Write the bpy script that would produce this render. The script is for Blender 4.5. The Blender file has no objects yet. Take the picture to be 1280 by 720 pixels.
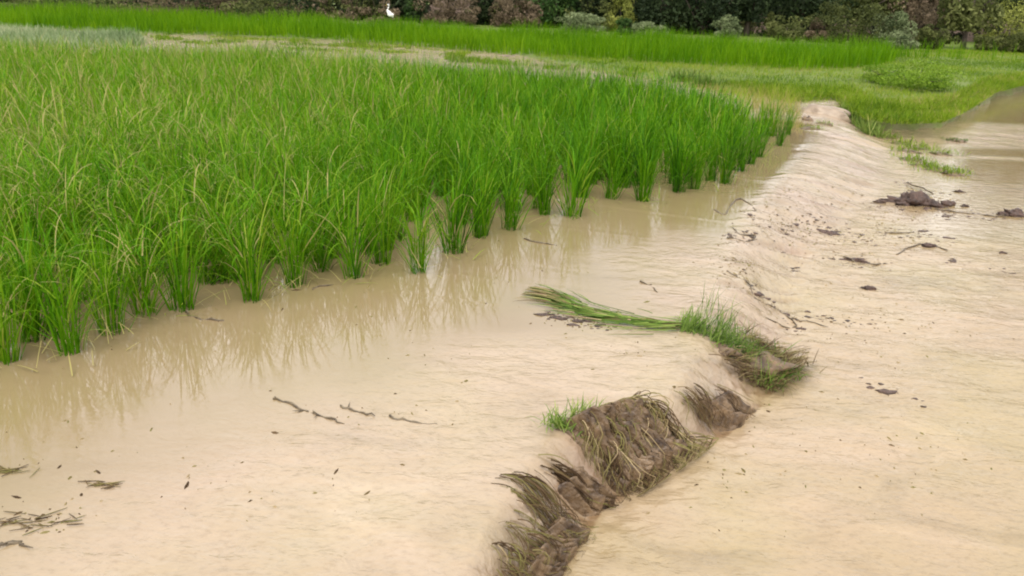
import bpy, math, random
import numpy as np
from mathutils import Matrix, Vector

random.seed(7)
RNG = np.random.default_rng(11)
SC = bpy.context.scene
COL = SC.collection

# ------------------------------------------------------------------ camera
H = 1.75
F = 1024.0                      # focal length in pixels of the 1280 px wide photograph
PITCH = math.radians(19.8)
ROLL = math.radians(2.2)
fwd = Vector((0, math.cos(PITCH), -math.sin(PITCH)))
r0 = Vector((1, 0, 0)); u0 = Vector((0, math.sin(PITCH), math.cos(PITCH)))
cr = r0 * math.cos(ROLL) + u0 * math.sin(ROLL)
cu = -r0 * math.sin(ROLL) + u0 * math.cos(ROLL)
cam_d = bpy.data.cameras.new('camera'); cam = bpy.data.objects.new('camera', cam_d); COL.objects.link(cam)
m = Matrix.Identity(4)
for i in range(3):
    m[i][0] = cr[i]; m[i][1] = cu[i]; m[i][2] = -fwd[i]; m[i][3] = (0, 0, H)[i]
cam.matrix_world = m
cam_d.sensor_width = 36; cam_d.lens = 36 * F / 1280
cam_d.clip_start = 0.05; cam_d.clip_end = 3000
SC.camera = cam
cam_d.dof.use_dof = True
cam_d.dof.focus_distance = 4.6
cam_d.dof.aperture_fstop = 7.0


def P(px, py, z=0.0):
    """world point at height z under a place in the photograph"""
    d = fwd + cr * ((px - 640) / F) + cu * ((360 - py) / F)
    k = (z - H) / d.z
    return Vector((d.x * k, d.y * k, z))


def Pd(px, py, dist):
    """world point on a ray at forward distance dist"""
    d = fwd + cr * ((px - 640) / F) + cu * ((360 - py) / F)
    k = dist / d.y
    return Vector((d.x * k, dist, H + d.z * k))


# ------------------------------------------------------------------ world, sun, exposure
SUN_EL, SUN_AZ = math.radians(64), math.radians(188)
world = bpy.data.worlds.new("World"); SC.world = world; world.use_nodes = True
wn = world.node_tree; wn.nodes.clear()
sky = wn.nodes.new('ShaderNodeTexSky'); sky.sky_type = 'NISHITA'; sky.sun_disc = False
sky.sun_elevation = SUN_EL; sky.sun_rotation = SUN_AZ; sky.air_density = 1.0; sky.dust_density = 5.0; sky.ozone_density = 1.0
hs = wn.nodes.new('ShaderNodeHueSaturation'); hs.inputs['Saturation'].default_value = 0.22
tint = wn.nodes.new('ShaderNodeMixRGB'); tint.blend_type = 'MULTIPLY'; tint.inputs[0].default_value = 1.0
tint.inputs[2].default_value = (1.08, 1.0, 0.93, 1)
bg = wn.nodes.new('ShaderNodeBackground'); bg.inputs[1].default_value = 0.15
wo = wn.nodes.new('ShaderNodeOutputWorld')
wn.links.new(sky.outputs[0], hs.inputs['Color']); wn.links.new(hs.outputs[0], tint.inputs[1])
# broken bright cloud over the sky
tc = wn.nodes.new('ShaderNodeTexCoord'); cn = wn.nodes.new('ShaderNodeTexNoise'); cn.inputs['Scale'].default_value = 2.6; cn.inputs['Detail'].default_value = 5
cn.inputs['Distortion'].default_value = 0.4
crp = wn.nodes.new('ShaderNodeValToRGB'); crp.color_ramp.elements[0].position = 0.38; crp.color_ramp.elements[0].color = (0.42, 0.44, 0.47, 1)
crp.color_ramp.elements[1].position = 0.62; crp.color_ramp.elements[1].color = (1.0, 0.98, 0.95, 1)
cmul = wn.nodes.new('ShaderNodeMixRGB'); cmul.blend_type = 'MULTIPLY'; cmul.inputs[0].default_value = 1.0; cmul.inputs[2].default_value = (7.2, 7.2, 7.2, 1)
cmx = wn.nodes.new('ShaderNodeMixRGB'); cmx.inputs[0].default_value = 0.72
wn.links.new(tc.outputs['Generated'], cn.inputs['Vector']); wn.links.new(cn.outputs['Fac'], crp.inputs[0]); wn.links.new(crp.outputs[0], cmul.inputs[1])
wn.links.new(tint.outputs[0], cmx.inputs[1]); wn.links.new(cmul.outputs[0], cmx.inputs[2]); wn.links.new(cmx.outputs[0], bg.inputs[0]); wn.links.new(bg.outputs[0], wo.inputs[0])
sd = bpy.data.lights.new('sun', 'SUN'); sun = bpy.data.objects.new('sun', sd); COL.objects.link(sun)
sd.energy = 0.8; sd.angle = math.radians(25); sd.color = (1.0, 0.95, 0.87)
# direction to the sun
sdir = Vector((math.sin(SUN_AZ) * math.cos(SUN_EL), math.cos(SUN_AZ) * math.cos(SUN_EL), math.sin(SUN_EL)))
sun.rotation_euler = sdir.to_track_quat('Z', 'Y').to_euler()
SC.view_settings.view_transform = 'Standard'; SC.view_settings.look = 'None'
SC.view_settings.gamma = 1.0; SC.view_settings.exposure = 1.17
SC.render.filter_size = 2.0
try:
    SC.cycles.filter_width = 2.0
    SC.cycles.max_bounces = 6; SC.cycles.transparent_max_bounces = 4
except Exception:
    pass


# ------------------------------------------------------------------ helpers
def hash2(ix, iy, seed):
    n = (ix.astype(np.int64) * 374761393 + iy.astype(np.int64) * 668265263 + seed * 974634777) & 0x7fffffff
    n = ((n ^ (n >> 13)) * 1274126177) & 0x7fffffff
    n = (n ^ (n >> 16)) & 0xffff
    return n / 65535.0


def vn(x, y, seed=0):
    """value noise -1..1"""
    x = np.asarray(x, float); y = np.asarray(y, float)
    ix = np.floor(x); iy = np.floor(y); fx = x - ix; fy = y - iy
    fx = fx * fx * (3 - 2 * fx); fy = fy * fy * (3 - 2 * fy)
    a = hash2(ix, iy, seed); b = hash2(ix + 1, iy, seed); c = hash2(ix, iy + 1, seed); d = hash2(ix + 1, iy + 1, seed)
    return ((a * (1 - fx) + b * fx) * (1 - fy) + (c * (1 - fx) + d * fx) * fy) * 2 - 1


def fbm(x, y, seed=0, o=4):
    s = 0; a = 1.0; t = 0
    for k in range(o):
        s = s + a * vn(x * 2 ** k + 17.3 * k, y * 2 ** k + 5.1 * k, seed + k); t += a; a *= 0.5
    return s / t


def sst(a, b, x):
    t = np.clip((x - a) / (b - a), 0, 1)
    return t * t * (3 - 2 * t)


def pip(poly, x, y):
    """points in polygon, numpy"""
    ins = np.zeros(x.shape, bool); n = len(poly)
    for i in range(n):
        x1, y1 = poly[i]; x2, y2 = poly[(i + 1) % n]
        if y1 == y2: continue
        c = ((y1 > y) != (y2 > y)) & (x < (x2 - x1) * (y - y1) / (y2 - y1) + x1)
        ins ^= c
    return ins


def pdist(poly, x, y, closed=False):
    """distance to polyline and arc parameter (segment index + fraction)"""
    best = np.full(x.shape, 1e9); s = np.zeros(x.shape); n = len(poly)
    for i in range(n if closed else n - 1):
        x1, y1 = poly[i]; x2, y2 = poly[(i + 1) % n]
        dx, dy = x2 - x1, y2 - y1; L = dx * dx + dy * dy + 1e-12
        t = np.clip(((x - x1) * dx + (y - y1) * dy) / L, 0, 1)
        d = np.hypot(x - x1 - t * dx, y - y1 - t * dy)
        k = d < best
        best = np.where(k, d, best); s = np.where(k, i + t, s)
    return best, s


def catmull(pts, n):
    out = []; N = len(pts)
    for i in range(N - 1):
        p0 = pts[max(i - 1, 0)]; p1 = pts[i]; p2 = pts[i + 1]; p3 = pts[min(i + 2, N - 1)]
        for k in range(n):
            t = k / n
            out.append(0.5 * ((2 * p1) + (p2 - p0) * t + (2 * p0 - 5 * p1 + 4 * p2 - p3) * t * t + (3 * p1 - p0 - 3 * p2 + p3) * t ** 3))
    out.append(pts[-1]); return np.array(out)


def mesh_np(name, V, quads=None, tris=None, attrs=None, smooth=True):
    me = bpy.data.meshes.new(name)
    V = np.asarray(V, np.float32).reshape(-1, 3)
    q = np.zeros((0, 4), np.int32) if quads is None else np.asarray(quads, np.int32).reshape(-1, 4)
    t = np.zeros((0, 3), np.int32) if tris is None else np.asarray(tris, np.int32).reshape(-1, 3)
    me.vertices.add(len(V)); me.vertices.foreach_set('co', V.ravel())
    loops = np.concatenate([q.ravel(), t.ravel()])
    tot = np.concatenate([np.full(len(q), 4, np.int32), np.full(len(t), 3, np.int32)])
    st = np.concatenate([[0], np.cumsum(tot)[:-1]]).astype(np.int32)
    me.loops.add(len(loops)); me.loops.foreach_set('vertex_index', loops)
    me.polygons.add(len(tot)); me.polygons.foreach_set('loop_start', st)
    me.polygons.foreach_set('use_smooth', np.full(len(tot), smooth))
    for k, a in (attrs or {}).items():
        at = me.attributes.new(k, 'FLOAT', 'POINT'); at.data.foreach_set('value', np.asarray(a, np.float32).ravel())
    me.update(calc_edges=True); me.validate()
    return me


class MB:
    """collects pieces into one mesh"""
    def __init__(s): s.V = []; s.Q = []; s.T = []; s.A = []; s.n = 0
    def add(s, V, Q=None, T=None, A=None):
        V = np.asarray(V, float).reshape(-1, 3)
        if Q is not None and len(Q): s.Q.append(np.asarray(Q).reshape(-1, 4) + s.n)
        if T is not None and len(T): s.T.append(np.asarray(T).reshape(-1, 3) + s.n)
        s.A.append(np.zeros(len(V)) if A is None else np.broadcast_to(np.asarray(A, float).ravel(), (len(V),)))
        s.V.append(V); s.n += len(V)
    def tris(s): return sum(len(q) * 2 for q in s.Q) + sum(len(t) for t in s.T)
    def mesh(s, name, smooth=True):
        return mesh_np(name, np.concatenate(s.V), np.concatenate(s.Q) if s.Q else None, np.concatenate(s.T) if s.T else None,
                       {'tint': np.concatenate(s.A)}, smooth)
    def build(s, name, mat, parent=None, smooth=True):
        return obj(name, s.mesh(name, smooth), mat, parent)


def obj(name, me, mat, parent=None):
    o = bpy.data.objects.new(name, me); COL.objects.link(o)
    if mat is not None and not me.materials: me.materials.append(mat)
    if parent is not None: o.parent = parent
    return o


def empty(name, loc=(0, 0, 0), rz=0):
    o = bpy.data.objects.new(name, None); COL.objects.link(o); o.location = loc; o.rotation_euler = (0, 0, rz)
    o.empty_display_size = 0.1
    return o


def tag(o, label=None, cat=None, group=None, kind=None):
    if label: o['label'] = label
    if cat: o['category'] = cat
    if group: o['group'] = group
    if kind: o['kind'] = kind
    return o


def blades(base, az, lean, length, curv, width, K=3, twist=None, power=0.7):
    """ribbon leaves: all arguments arrays of M; returns V, Q, T and per-vertex blade index"""
    M = len(az); base = np.asarray(base, float)
    dh = np.stack([np.cos(az), np.sin(az), np.zeros(M)], 1)
    side = np.stack([-np.sin(az), np.cos(az), np.zeros(M)], 1)
    if twist is not None:
        c = np.cos(twist)[:, None]; s = np.sin(twist)[:, None]
        side = side * c + dh * s
    pts = [base.copy()]; p = base.copy()
    for k in range(K):
        u = (k + 0.5) / K
        th = lean + curv * u ** 1.5
        p = p + (dh * np.sin(th)[:, None] + np.array([0, 0, 1.0]) * np.cos(th)[:, None]) * (length / K)[:, None]
        pts.append(p.copy())
    V = np.zeros((M, 2 * K + 1, 3))
    for k in range(K):
        w = width * max(0.2, (1 - k / K)) ** power
        if k == 0: w = w * 0.75
        V[:, 2 * k] = pts[k] - side * (w / 2)[:, None]
        V[:, 2 * k + 1] = pts[k] + side * (w / 2)[:, None]
    V[:, 2 * K] = pts[K]
    o = (np.arange(M) * (2 * K + 1))[:, None]
    Q = np.concatenate([o + np.array([[2 * k, 2 * k + 1, 2 * k + 3, 2 * k + 2]]) for k in range(K - 1)]) if K > 1 else None
    T = o + np.array([[2 * K - 2, 2 * K - 1, 2 * K]])
    return V.reshape(-1, 3), Q, T, np.repeat(np.arange(M), 2 * K + 1)


def tube(path, rad, n=6):
    """tapered tube along path"""
    path = np.asarray(path, float); N = len(path); rad = np.broadcast_to(np.asarray(rad, float), (N,))
    V = []
    for i in range(N):
        t = path[min(i + 1, N - 1)] - path[max(i - 1, 0)]; t = t / (np.linalg.norm(t) + 1e-9)
        a = np.cross(t, [0, 0, 1.0]);
        if np.linalg.norm(a) < 0.1: a = np.cross(t, [1.0, 0, 0])
        a /= np.linalg.norm(a); b = np.cross(t, a)
        for k in range(n):
            an = 2 * math.pi * k / n
            V.append(path[i] + rad[i] * (a * math.cos(an) + b * math.sin(an)))
    V.append(path[0]); V.append(path[-1])
    Q = []; T = []
    for i in range(N - 1):
        for k in range(n):
            Q.append((i * n + k, i * n + (k + 1) % n, (i + 1) * n + (k + 1) % n, (i + 1) * n + k))
    for k in range(n):
        T.append((N * n, (k + 1) % n, k)); T.append((N * n + 1, (N - 1) * n + k, (N - 1) * n + (k + 1) % n))
    return np.array(V), np.array(Q), np.array(T)


def blob(c, r, seed=0, rough=0.3, nu=14, nv=9, freq=2.2):
    """uneven lump"""
    V = []
    for j in range(nv + 1):
        ph = math.pi * j / nv
        for i in range(nu):
            th = 2 * math.pi * i / nu
            V.append((math.sin(ph) * math.cos(th), math.sin(ph) * math.sin(th), math.cos(ph)))
    V = np.array(V)
    k = 1 + rough * (vn(V[:, 0] * freq + V[:, 2] * 1.7 + seed, V[:, 1] * freq - V[:, 2] * 1.3, seed) +
                     0.5 * vn(V[:, 0] * freq * 2.3 + V[:, 2] * 3 + seed, V[:, 1] * freq * 2.3 + 9, seed + 3))
    if nu > 18: k = k + rough * 0.35 * vn(V[:, 0] * freq * 4.5 + V[:, 2] * 6 + seed, V[:, 1] * freq * 4.5 + 4, seed + 5)
    V = V * k[:, None] * np.array(r) + np.array(c)
    Q = [(j * nu + i, (j + 1) * nu + i, (j + 1) * nu + (i + 1) % nu, j * nu + (i + 1) % nu) for j in range(nv) for i in range(nu)]
    return V, np.array(Q)


# ------------------------------------------------------------------ materials
def nt(name):
    ma = bpy.data.materials.new(name); ma.use_nodes = True; t = ma.node_tree; t.nodes.clear()
    out = t.nodes.new('ShaderNodeOutputMaterial')
    return ma, t, out


def ramp(t, stops, fac):
    r = t.nodes.new('ShaderNodeValToRGB'); e = r.color_ramp.elements
    while len(e) < len(stops): e.new(0.5)
    for k, (p, c) in enumerate(stops): e[k].position = p; e[k].color = (*c, 1)
    t.links.new(fac, r.inputs[0]); return r


def math_n(t, op, a, b=None, clamp=False):
    n = t.nodes.new('ShaderNodeMath'); n.operation = op; n.use_clamp = clamp
    for k, v in enumerate((a, b)):
        if v is None: continue
        if isinstance(v, (int, float)): n.inputs[k].default_value = v
        else: t.links.new(v, n.inputs[k])
    return n.outputs[0]


def noise_n(t, scale, detail=3, vec=None, rough=0.55, dist=0.0):
    n = t.nodes.new('ShaderNodeTexNoise'); n.inputs['Scale'].default_value = scale; n.inputs['Detail'].default_value = detail
    n.inputs['Roughness'].default_value = rough; n.inputs['Distortion'].default_value = dist
    if vec is not None: t.links.new(vec, n.inputs['Vector'])
    return n


def leaf_mat(name, stops, transl=0.35, rough=0.5, shift=None, spec=0.12):
    """stops indexed by the per-leaf tint; shift = None or (x0, x1, amount) world-x drift of the tint"""
    ma, t, out = nt(name)
    at = t.nodes.new('ShaderNodeAttribute'); at.attribute_name = 'tint'
    geo = t.nodes.new('ShaderNodeNewGeometry')
    n = noise_n(t, 1.3, 2, geo.outputs['Position'])
    f = math_n(t, 'ADD', at.outputs['Fac'], math_n(t, 'MULTIPLY', math_n(t, 'SUBTRACT', n.outputs['Fac'], 0.5), 0.35))
    if shift:
        mr = t.nodes.new('ShaderNodeMapRange'); sx = t.nodes.new('ShaderNodeSeparateXYZ')
        t.links.new(geo.outputs['Position'], sx.inputs[0]); t.links.new(sx.outputs[0], mr.inputs[0])
        mr.inputs[1].default_value = shift[0]; mr.inputs[2].default_value = shift[1]
        mr.inputs[3].default_value = shift[2]; mr.inputs[4].default_value = 0
        f = math_n(t, 'ADD', f, mr.outputs[0])
    oi = t.nodes.new('ShaderNodeObjectInfo'); f = math_n(t, 'ADD', f, math_n(t, 'MULTIPLY', math_n(t, 'SUBTRACT', oi.outputs['Random'], 0.6), 0.22))
    r = ramp(t, stops, f)
    b = t.nodes.new('ShaderNodeBsdfPrincipled'); b.inputs['Roughness'].default_value = rough
    b.inputs['Specular IOR Level'].default_value = spec
    t.links.new(r.outputs[0], b.inputs['Base Color'])
    if transl > 0:
        tr = t.nodes.new('ShaderNodeBsdfTranslucent'); t.links.new(r.outputs[0], tr.inputs[0])
        mx = t.nodes.new('ShaderNodeMixShader'); mx.inputs[0].default_value = transl
        t.links.new(b.outputs[0], mx.inputs[1]); t.links.new(tr.outputs[0], mx.inputs[2]); t.links.new(mx.outputs[0], out.inputs[0])
    else: t.links.new(b.outputs[0], out.inputs[0])
    return ma


def soil_mat(name, c1, c2, scale=8, rough=0.6, bump=0.4, bscale=30, bdist=0.02, stretch=None):
    ma, t, out = nt(name)
    geo = t.nodes.new('ShaderNodeNewGeometry'); vec = geo.outputs['Position']
    if stretch:
        mp = t.nodes.new('ShaderNodeMapping'); mp.inputs['Scale'].default_value = stretch; t.links.new(vec, mp.inputs[0]); vec = mp.outputs[0]
    n = noise_n(t, scale, 5, vec)
    r = ramp(t, [(0.3, c1), (0.7, c2)], n.outputs['Fac'])
    b = t.nodes.new('ShaderNodeBsdfPrincipled'); b.inputs['Roughness'].default_value = rough
    t.links.new(r.outputs[0], b.inputs['Base Color'])
    n2 = noise_n(t, bscale, 4, vec)
    bp = t.nodes.new('ShaderNodeBump'); bp.inputs['Strength'].default_value = bump; bp.inputs['Distance'].default_value = bdist
    t.links.new(n2.outputs['Fac'], bp.inputs['Height']); t.links.new(bp.outputs[0], b.inputs['Normal'])
    t.links.new(b.outputs[0], out.inputs[0])
    return ma


M_RICE = leaf_mat('rice_leaf', [(0.0, (0.010, 0.045, 0.001)), (0.3, (0.042, 0.155, 0.001)), (0.58, (0.088, 0.245, 0.002)),
                                (0.86, (0.165, 0.30, 0.008)), (0.96, (0.26, 0.33, 0.035)), (1.0, (0.36, 0.32, 0.12))], 0.33, 0.55, (-4.0, 0.8, 0.26))
M_FAR = leaf_mat('far_rice_leaf', [(0.0, (0.06, 0.17, 0.001)), (0.5, (0.13, 0.28, 0.002)), (1.0, (0.21, 0.34, 0.010))], 0.4, 0.5)
M_GRASS = leaf_mat('bank_grass', [(0.0, (0.06, 0.13, 0.008)), (0.5, (0.16, 0.265, 0.010)), (0.85, (0.26, 0.34, 0.030)), (1.0, (0.35, 0.30, 0.11))], 0.35, 0.6)
M_WEED = leaf_mat('grey_weed', [(0.0, (0.10, 0.17, 0.06)), (0.6, (0.26, 0.34, 0.17)), (1.0, (0.42, 0.46, 0.28))], 0.3, 0.6)
M_TUFT = leaf_mat('green_tuft', [(0.0, (0.045, 0.09, 0.012)), (0.4, (0.11, 0.19, 0.03)), (0.75, (0.22, 0.31, 0.06)), (1.0, (0.34, 0.36, 0.12))], 0.3, 0.5)
M_DEAD = leaf_mat('dead_grass', [(0.0, (0.035, 0.019, 0.009)), (0.35, (0.11, 0.070, 0.034)), (0.65, (0.16, 0.150, 0.045)), (0.85, (0.24, 0.18, 0.09)), (1.0, (0.36, 0.28, 0.16))], 0.1, 0.6)
M_TWIG = soil_mat('wet_twig', (0.05, 0.035, 0.022), (0.16, 0.12, 0.07), 40, 0.5, 0.3, 80, 0.004)
M_CLOD = soil_mat('dark_wet_earth', (0.022, 0.011, 0.008), (0.11, 0.062, 0.044), 14, 0.38, 0.7, 45, 0.03)
M_EARTH = soil_mat('brown_bund_earth', (0.038, 0.020, 0.010), (0.21, 0.138, 0.075), 16, 0.36, 0.8, 30, 0.02)
M_PALE = soil_mat('pale_wet_mud', (0.20, 0.15, 0.105), (0.38, 0.30, 0.22), 5, 0.4, 0.5, 24, 0.02)
M_BANK = soil_mat('pinkish_bank_soil', (0.07, 0.048, 0.035), (0.21, 0.15, 0.115), 0.9, 0.9, 0.6, 4, 0.1)
M_BARK = soil_mat('bark', (0.045, 0.035, 0.028), (0.12, 0.09, 0.07), 6, 0.9, 0.6, 20, 0.03)
M_WHITE = soil_mat('white_feathers', (0.74, 0.74, 0.72), (0.84, 0.84, 0.82), 20, 0.8, 0.2, 60, 0.004)
M_BEAK = soil_mat('yellow_beak', (0.65, 0.45, 0.08), (0.75, 0.55, 0.12), 20, 0.5, 0.1, 60, 0.002)
M_LEGS = soil_mat('dark_bird_leg', (0.03, 0.03, 0.03), (0.06, 0.06, 0.05), 20, 0.6, 0.1, 60, 0.002)


def foliage_mat(name, a, b, c):
    return leaf_mat(name, [(0.0, a), (0.5, b), (1.0, c)], 0.25, 0.6)


M_F = {
    'dark': foliage_mat('dark_foliage', (0.012, 0.022, 0.010), (0.028, 0.045, 0.018), (0.06, 0.09, 0.035)),
    'green': foliage_mat('green_foliage', (0.025, 0.06, 0.015), (0.06, 0.12, 0.03), (0.12, 0.20, 0.05)),
    'olive': foliage_mat('olive_foliage', (0.035, 0.045, 0.015), (0.10, 0.12, 0.035), (0.21, 0.23, 0.08)),
    'sage': foliage_mat('sage_foliage', (0.06, 0.085, 0.035), (0.15, 0.19, 0.085), (0.29, 0.34, 0.18)),
    'brown': foliage_mat('dry_brown_foliage', (0.055, 0.043, 0.026), (0.145, 0.110, 0.068), (0.29, 0.22, 0.15)),
    'yellow': foliage_mat('yellow_green_foliage', (0.12, 0.14, 0.03), (0.26, 0.29, 0.06), (0.42, 0.44, 0.13)),
    'lime': foliage_mat('pale_green_foliage', (0.10, 0.20, 0.015), (0.18, 0.29, 0.025), (0.28, 0.38, 0.06)),
}

# ------------------------------------------------------------------ the bund between the flooded field and the lower pool
DROP = 0.26
pairs = [((520, 830), (640, 840)), ((568, 725), (700, 728)), ((603, 640), (735, 676)), ((648, 575), (756, 640)), ((692, 533), (792, 618)),
         ((758, 513), (865, 573)), ((826, 488), (926, 532)), ((858, 440), (985, 472)), ((868, 400), (1005, 425)), ((880, 355), (1012, 372)),
         ((888, 310), (1030, 325)), ((915, 268), (1070, 282)), ((958, 222), (1118, 240)), ((998, 180), (1132, 205)),
         ((1012, 152), (1118, 176)), ((1024, 136), (1100, 158)), ((1060, 112), (1140, 128)), ((1180, 90), (1300, 92)), ((1700, 60), (1900, 75))]
CR = catmull([np.array(P(*a, 0)[:2]) for a, b in pairs], 10)
TO = catmull([np.array(P(*b, -DROP)[:2]) for a, b in pairs], 10)
NS = len(CR)
c0, t0 = CR[0] + (CR[0] - CR[10]) * 3, TO[0] + (CR[0] - CR[10]) * 3
CRx = np.vstack([[c0], CR]); TOx = np.vstack([[t0], TO])
BETW = np.vstack([CRx, TOx[::-1]])
RIGHT = np.vstack([CRx, [[200, 60], [200, -60], [c0[0], -60]]])


def prof(t, s=None):
    """drop profile, 0 at the crest and 1 at the toe"""
    return 0.35 * t ** 2 * (3 - 2 * t) + 0.65 * (np.clip((t - 0.12) / 0.8, 0, 1) ** 2 * (3 - 2 * np.clip((t - 0.12) / 0.8, 0, 1)))


FRONT = [(-420, 600), (-150, 500), (0, 455), (90, 440), (225, 385), (312, 375), (365, 356), (440, 346), (520, 338), (568, 313), (640, 284),
         (715, 270), (803, 250), (905, 228), (945, 195), (990, 165)]
FRW = np.array([P(a, b, 0)[:2] for a, b in FRONT])


def water(x, y):
    """height and masks of the muddy water surface"""
    sh = x.shape; x = x.ravel(); y = y.ravel()
    dc, s = pdist(CRx, x, y); dt, s2 = pdist(TOx, x, y)
    s = s - 1
    betw = pip(BETW, x, y); right = pip(RIGHT, x, y)
    t = np.where(betw, dc / (dc + dt + 1e-6), np.where(right, 1.0, 0.0))
    sfl = np.where(betw, (s * (1 - t) + (s2 - 1) * t), s)
    df, _ = pdist(FRW, x, y)
    dfront = df
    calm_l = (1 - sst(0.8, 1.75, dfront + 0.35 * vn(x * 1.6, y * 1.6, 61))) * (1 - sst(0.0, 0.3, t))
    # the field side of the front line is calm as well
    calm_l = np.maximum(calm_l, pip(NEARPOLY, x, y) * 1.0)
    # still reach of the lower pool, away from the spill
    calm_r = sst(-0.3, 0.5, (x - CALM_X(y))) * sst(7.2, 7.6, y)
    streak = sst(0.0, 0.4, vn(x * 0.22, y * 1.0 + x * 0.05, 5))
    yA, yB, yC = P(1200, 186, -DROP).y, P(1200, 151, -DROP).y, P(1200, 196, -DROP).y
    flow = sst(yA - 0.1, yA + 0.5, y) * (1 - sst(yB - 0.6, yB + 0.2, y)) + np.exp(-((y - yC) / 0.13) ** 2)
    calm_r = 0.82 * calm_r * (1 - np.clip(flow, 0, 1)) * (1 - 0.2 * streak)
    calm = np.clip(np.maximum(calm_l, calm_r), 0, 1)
    amp = (1 - calm) ** 5
    z = -DROP * prof(t)
    # water rides over clods and turf in the bund: ridges that run with the fall
    env = np.sin(np.pi * np.clip(t, 0, 1)) ** 1.3
    k = np.where(sfl > 70, 1.15, 0.65)
    ridge = vn(sfl * 0.55, t * 1.2, 31) * 0.6 + vn(sfl * 1.5, t * 2.0, 32) * 0.4
    ridge2 = 1 - np.abs(vn(sfl * 0.9 + t * 1.5, t * 1.3, 33)) * 2
    z = z + env * (sfl < 70) * (0.012 * vn(sfl * 3.2, t * 1.2, 46) + 0.007 * vn(sfl * 7, t * 2, 47))
    st_ = 0.12 + 0.12 * vn(sfl * 0.9, 2.0, 81)
    env3 = sst(st_ - 0.10, st_ + 0.4, t) * (1 - sst(0.65, 1.0, t)) * (0.75 + 0.45 * vn(sfl * 0.35, t * 1.5, 82))
    z = z + np.where(sfl > 66, env3, env) * k * (0.028 * ridge + 0.020 * ridge2)
    z = z + env3 * (sfl > 66) * (0.022 * vn(sfl * 1.9 + t, t * 1.1, 34) + 0.009 * vn(sfl * 4.2 + t, t * 1.8, 35) - 0.016 * sst(0.35, 0.8, vn(sfl * 1.7, t * 1.0, 36)))
    # slow swell, flow ripples
    lo = np.where(right, 1.0, 0.0)
    z = z + amp * (0.006 * vn(x * 1.3, y * 1.3, 3) + 0.0075 * vn(x * 3.1 + y, y * 4.2, 4) + 0.0034 * vn(x * 9 + 4 * y, y * 10 - x * 4, 6)
                   + 0.0016 * vn(x * 21, y * 34, 7))
    # churned water along the toe
    toe = np.exp(-(dt / 0.16) ** 2) * right * (sfl < 100)
    z = z + toe * (0.008 * vn(x * 16, y * 16, 8) + 0.004)
    thin = env ** 2 * np.where(sfl < 72, 0.7, 0.12) * (0.55 + 0.45 * vn(sfl * 2.2, t * 1.5, 40))
    face = sst(0.38, 0.62, t + 0.12 * vn(sfl * 0.8, 1.0, 44)) * (1 - sst(0.97, 1.0, t)) * (1 - sst(66, 76, sfl)) * (0.72 + 0.5 * vn(sfl * 3.5, t * 1.2, 45) + 0.3 * vn(sfl * 9, t * 2, 48))
    thin = np.maximum(thin, face)
    thin = np.maximum(thin, 0.85 * env3 * (sfl > 66) * sst(0.2, 0.75, vn(sfl * 1.7, t * 1.0, 36)))
    thin = np.maximum(thin, 0.7 * env * sst(0.25, 0.75, vn(sfl * 1.3 + 0.8 * t, t * 1.1, 41)))
    return z.reshape(sh), calm.reshape(sh), np.clip(thin, 0, 1).reshape(sh), t.reshape(sh)


_ca, _cb = P(1140, 232, -DROP), P(1190, 160, -DROP)
def CALM_X(y):
    return _ca.x + (y - _ca.y) * (_cb.x - _ca.x) / (_cb.y - _ca.y)


BACK = [(1000, 130), (930, 112), (870, 100), (800, 90), (700, 83), (600, 76), (500, 68), (400, 60), (300, 54), (150, 50), (0, 47), (-250, 38)]
NEARPOLY = np.vstack([FRW, [P(a, b, 0.53)[:2] for a, b in BACK]])
LANDPIX = [(-900, -15), (-200, 26), (0, 36), (300, 46), (480, 53), (620, 62), (690, 78), (800, 95), (900, 112), (985, 126), (1045, 124), (1062, 136), (1085, 139), (1120, 143),
           (1175, 141), (1212, 126), (1240, 110), (1290, 100), (1500, 96), (2000, 110)]
LAND = np.array([P(a, b, 0)[:2] for a, b in LANDPIX] + [[300, 60], [300, 900], [-300, 900]])


def land_z(x, y):
    sh = x.shape; x = x.ravel(); y = y.ravel()
    d, _ = pdist(LAND, x, y, True); ins = pip(LAND, x, y); sd_ = np.where(ins, d, -d)
    sd_ = sd_ + 0.10 * vn(x * 1.4, y * 1.4, 50) + 0.06 * vn(x * 5, y * 5, 51)
    z = -0.55 + 0.60 * sst(-0.12, 0.08, sd_) + 0.05 * fbm(x * 0.5, y * 0.5, 52) * sst(0, 1, sd_)
    # mud bars in the strip of water behind the field
    bar = sst(-6, -0.6, sd_) * sst(12, 15, y) * (1 - sst(3.0, 5.5, x)) * (~ins)
    z = np.maximum(z, -0.55 + bar * (0.51 + 0.09 * fbm(x * 0.45, y * 1.1, 55)))
    return z.reshape(sh), sd_.reshape(sh)


# ------------------------------------------------------------------ ground and water sheets
def fan(y0, y1, ny, half, nx, back=3.0):
    ys = (y0 + back) * ((y1 + back) / (y0 + back)) ** (np.arange(ny) / (ny - 1)) - back
    v_ = np.linspace(-1, 1, nx); u = half * (0.6 * v_ + 0.4 * v_ ** 3)
    X = (ys + back)[:, None] * u[None, :]; Y = np.repeat(ys[:, None], nx, 1)
    i = np.arange(ny - 1)[:, None] * nx + np.arange(nx - 1)[None, :]
    Q = np.stack([i, i + 1, i + nx + 1, i + nx], -1).reshape(-1, 4)
    return X, Y, Q


X, Y, Q = fan(-1.5, 1400, 300, 1.1, 240, back=4.0)
Z, SDL = land_z(X, Y)
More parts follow.
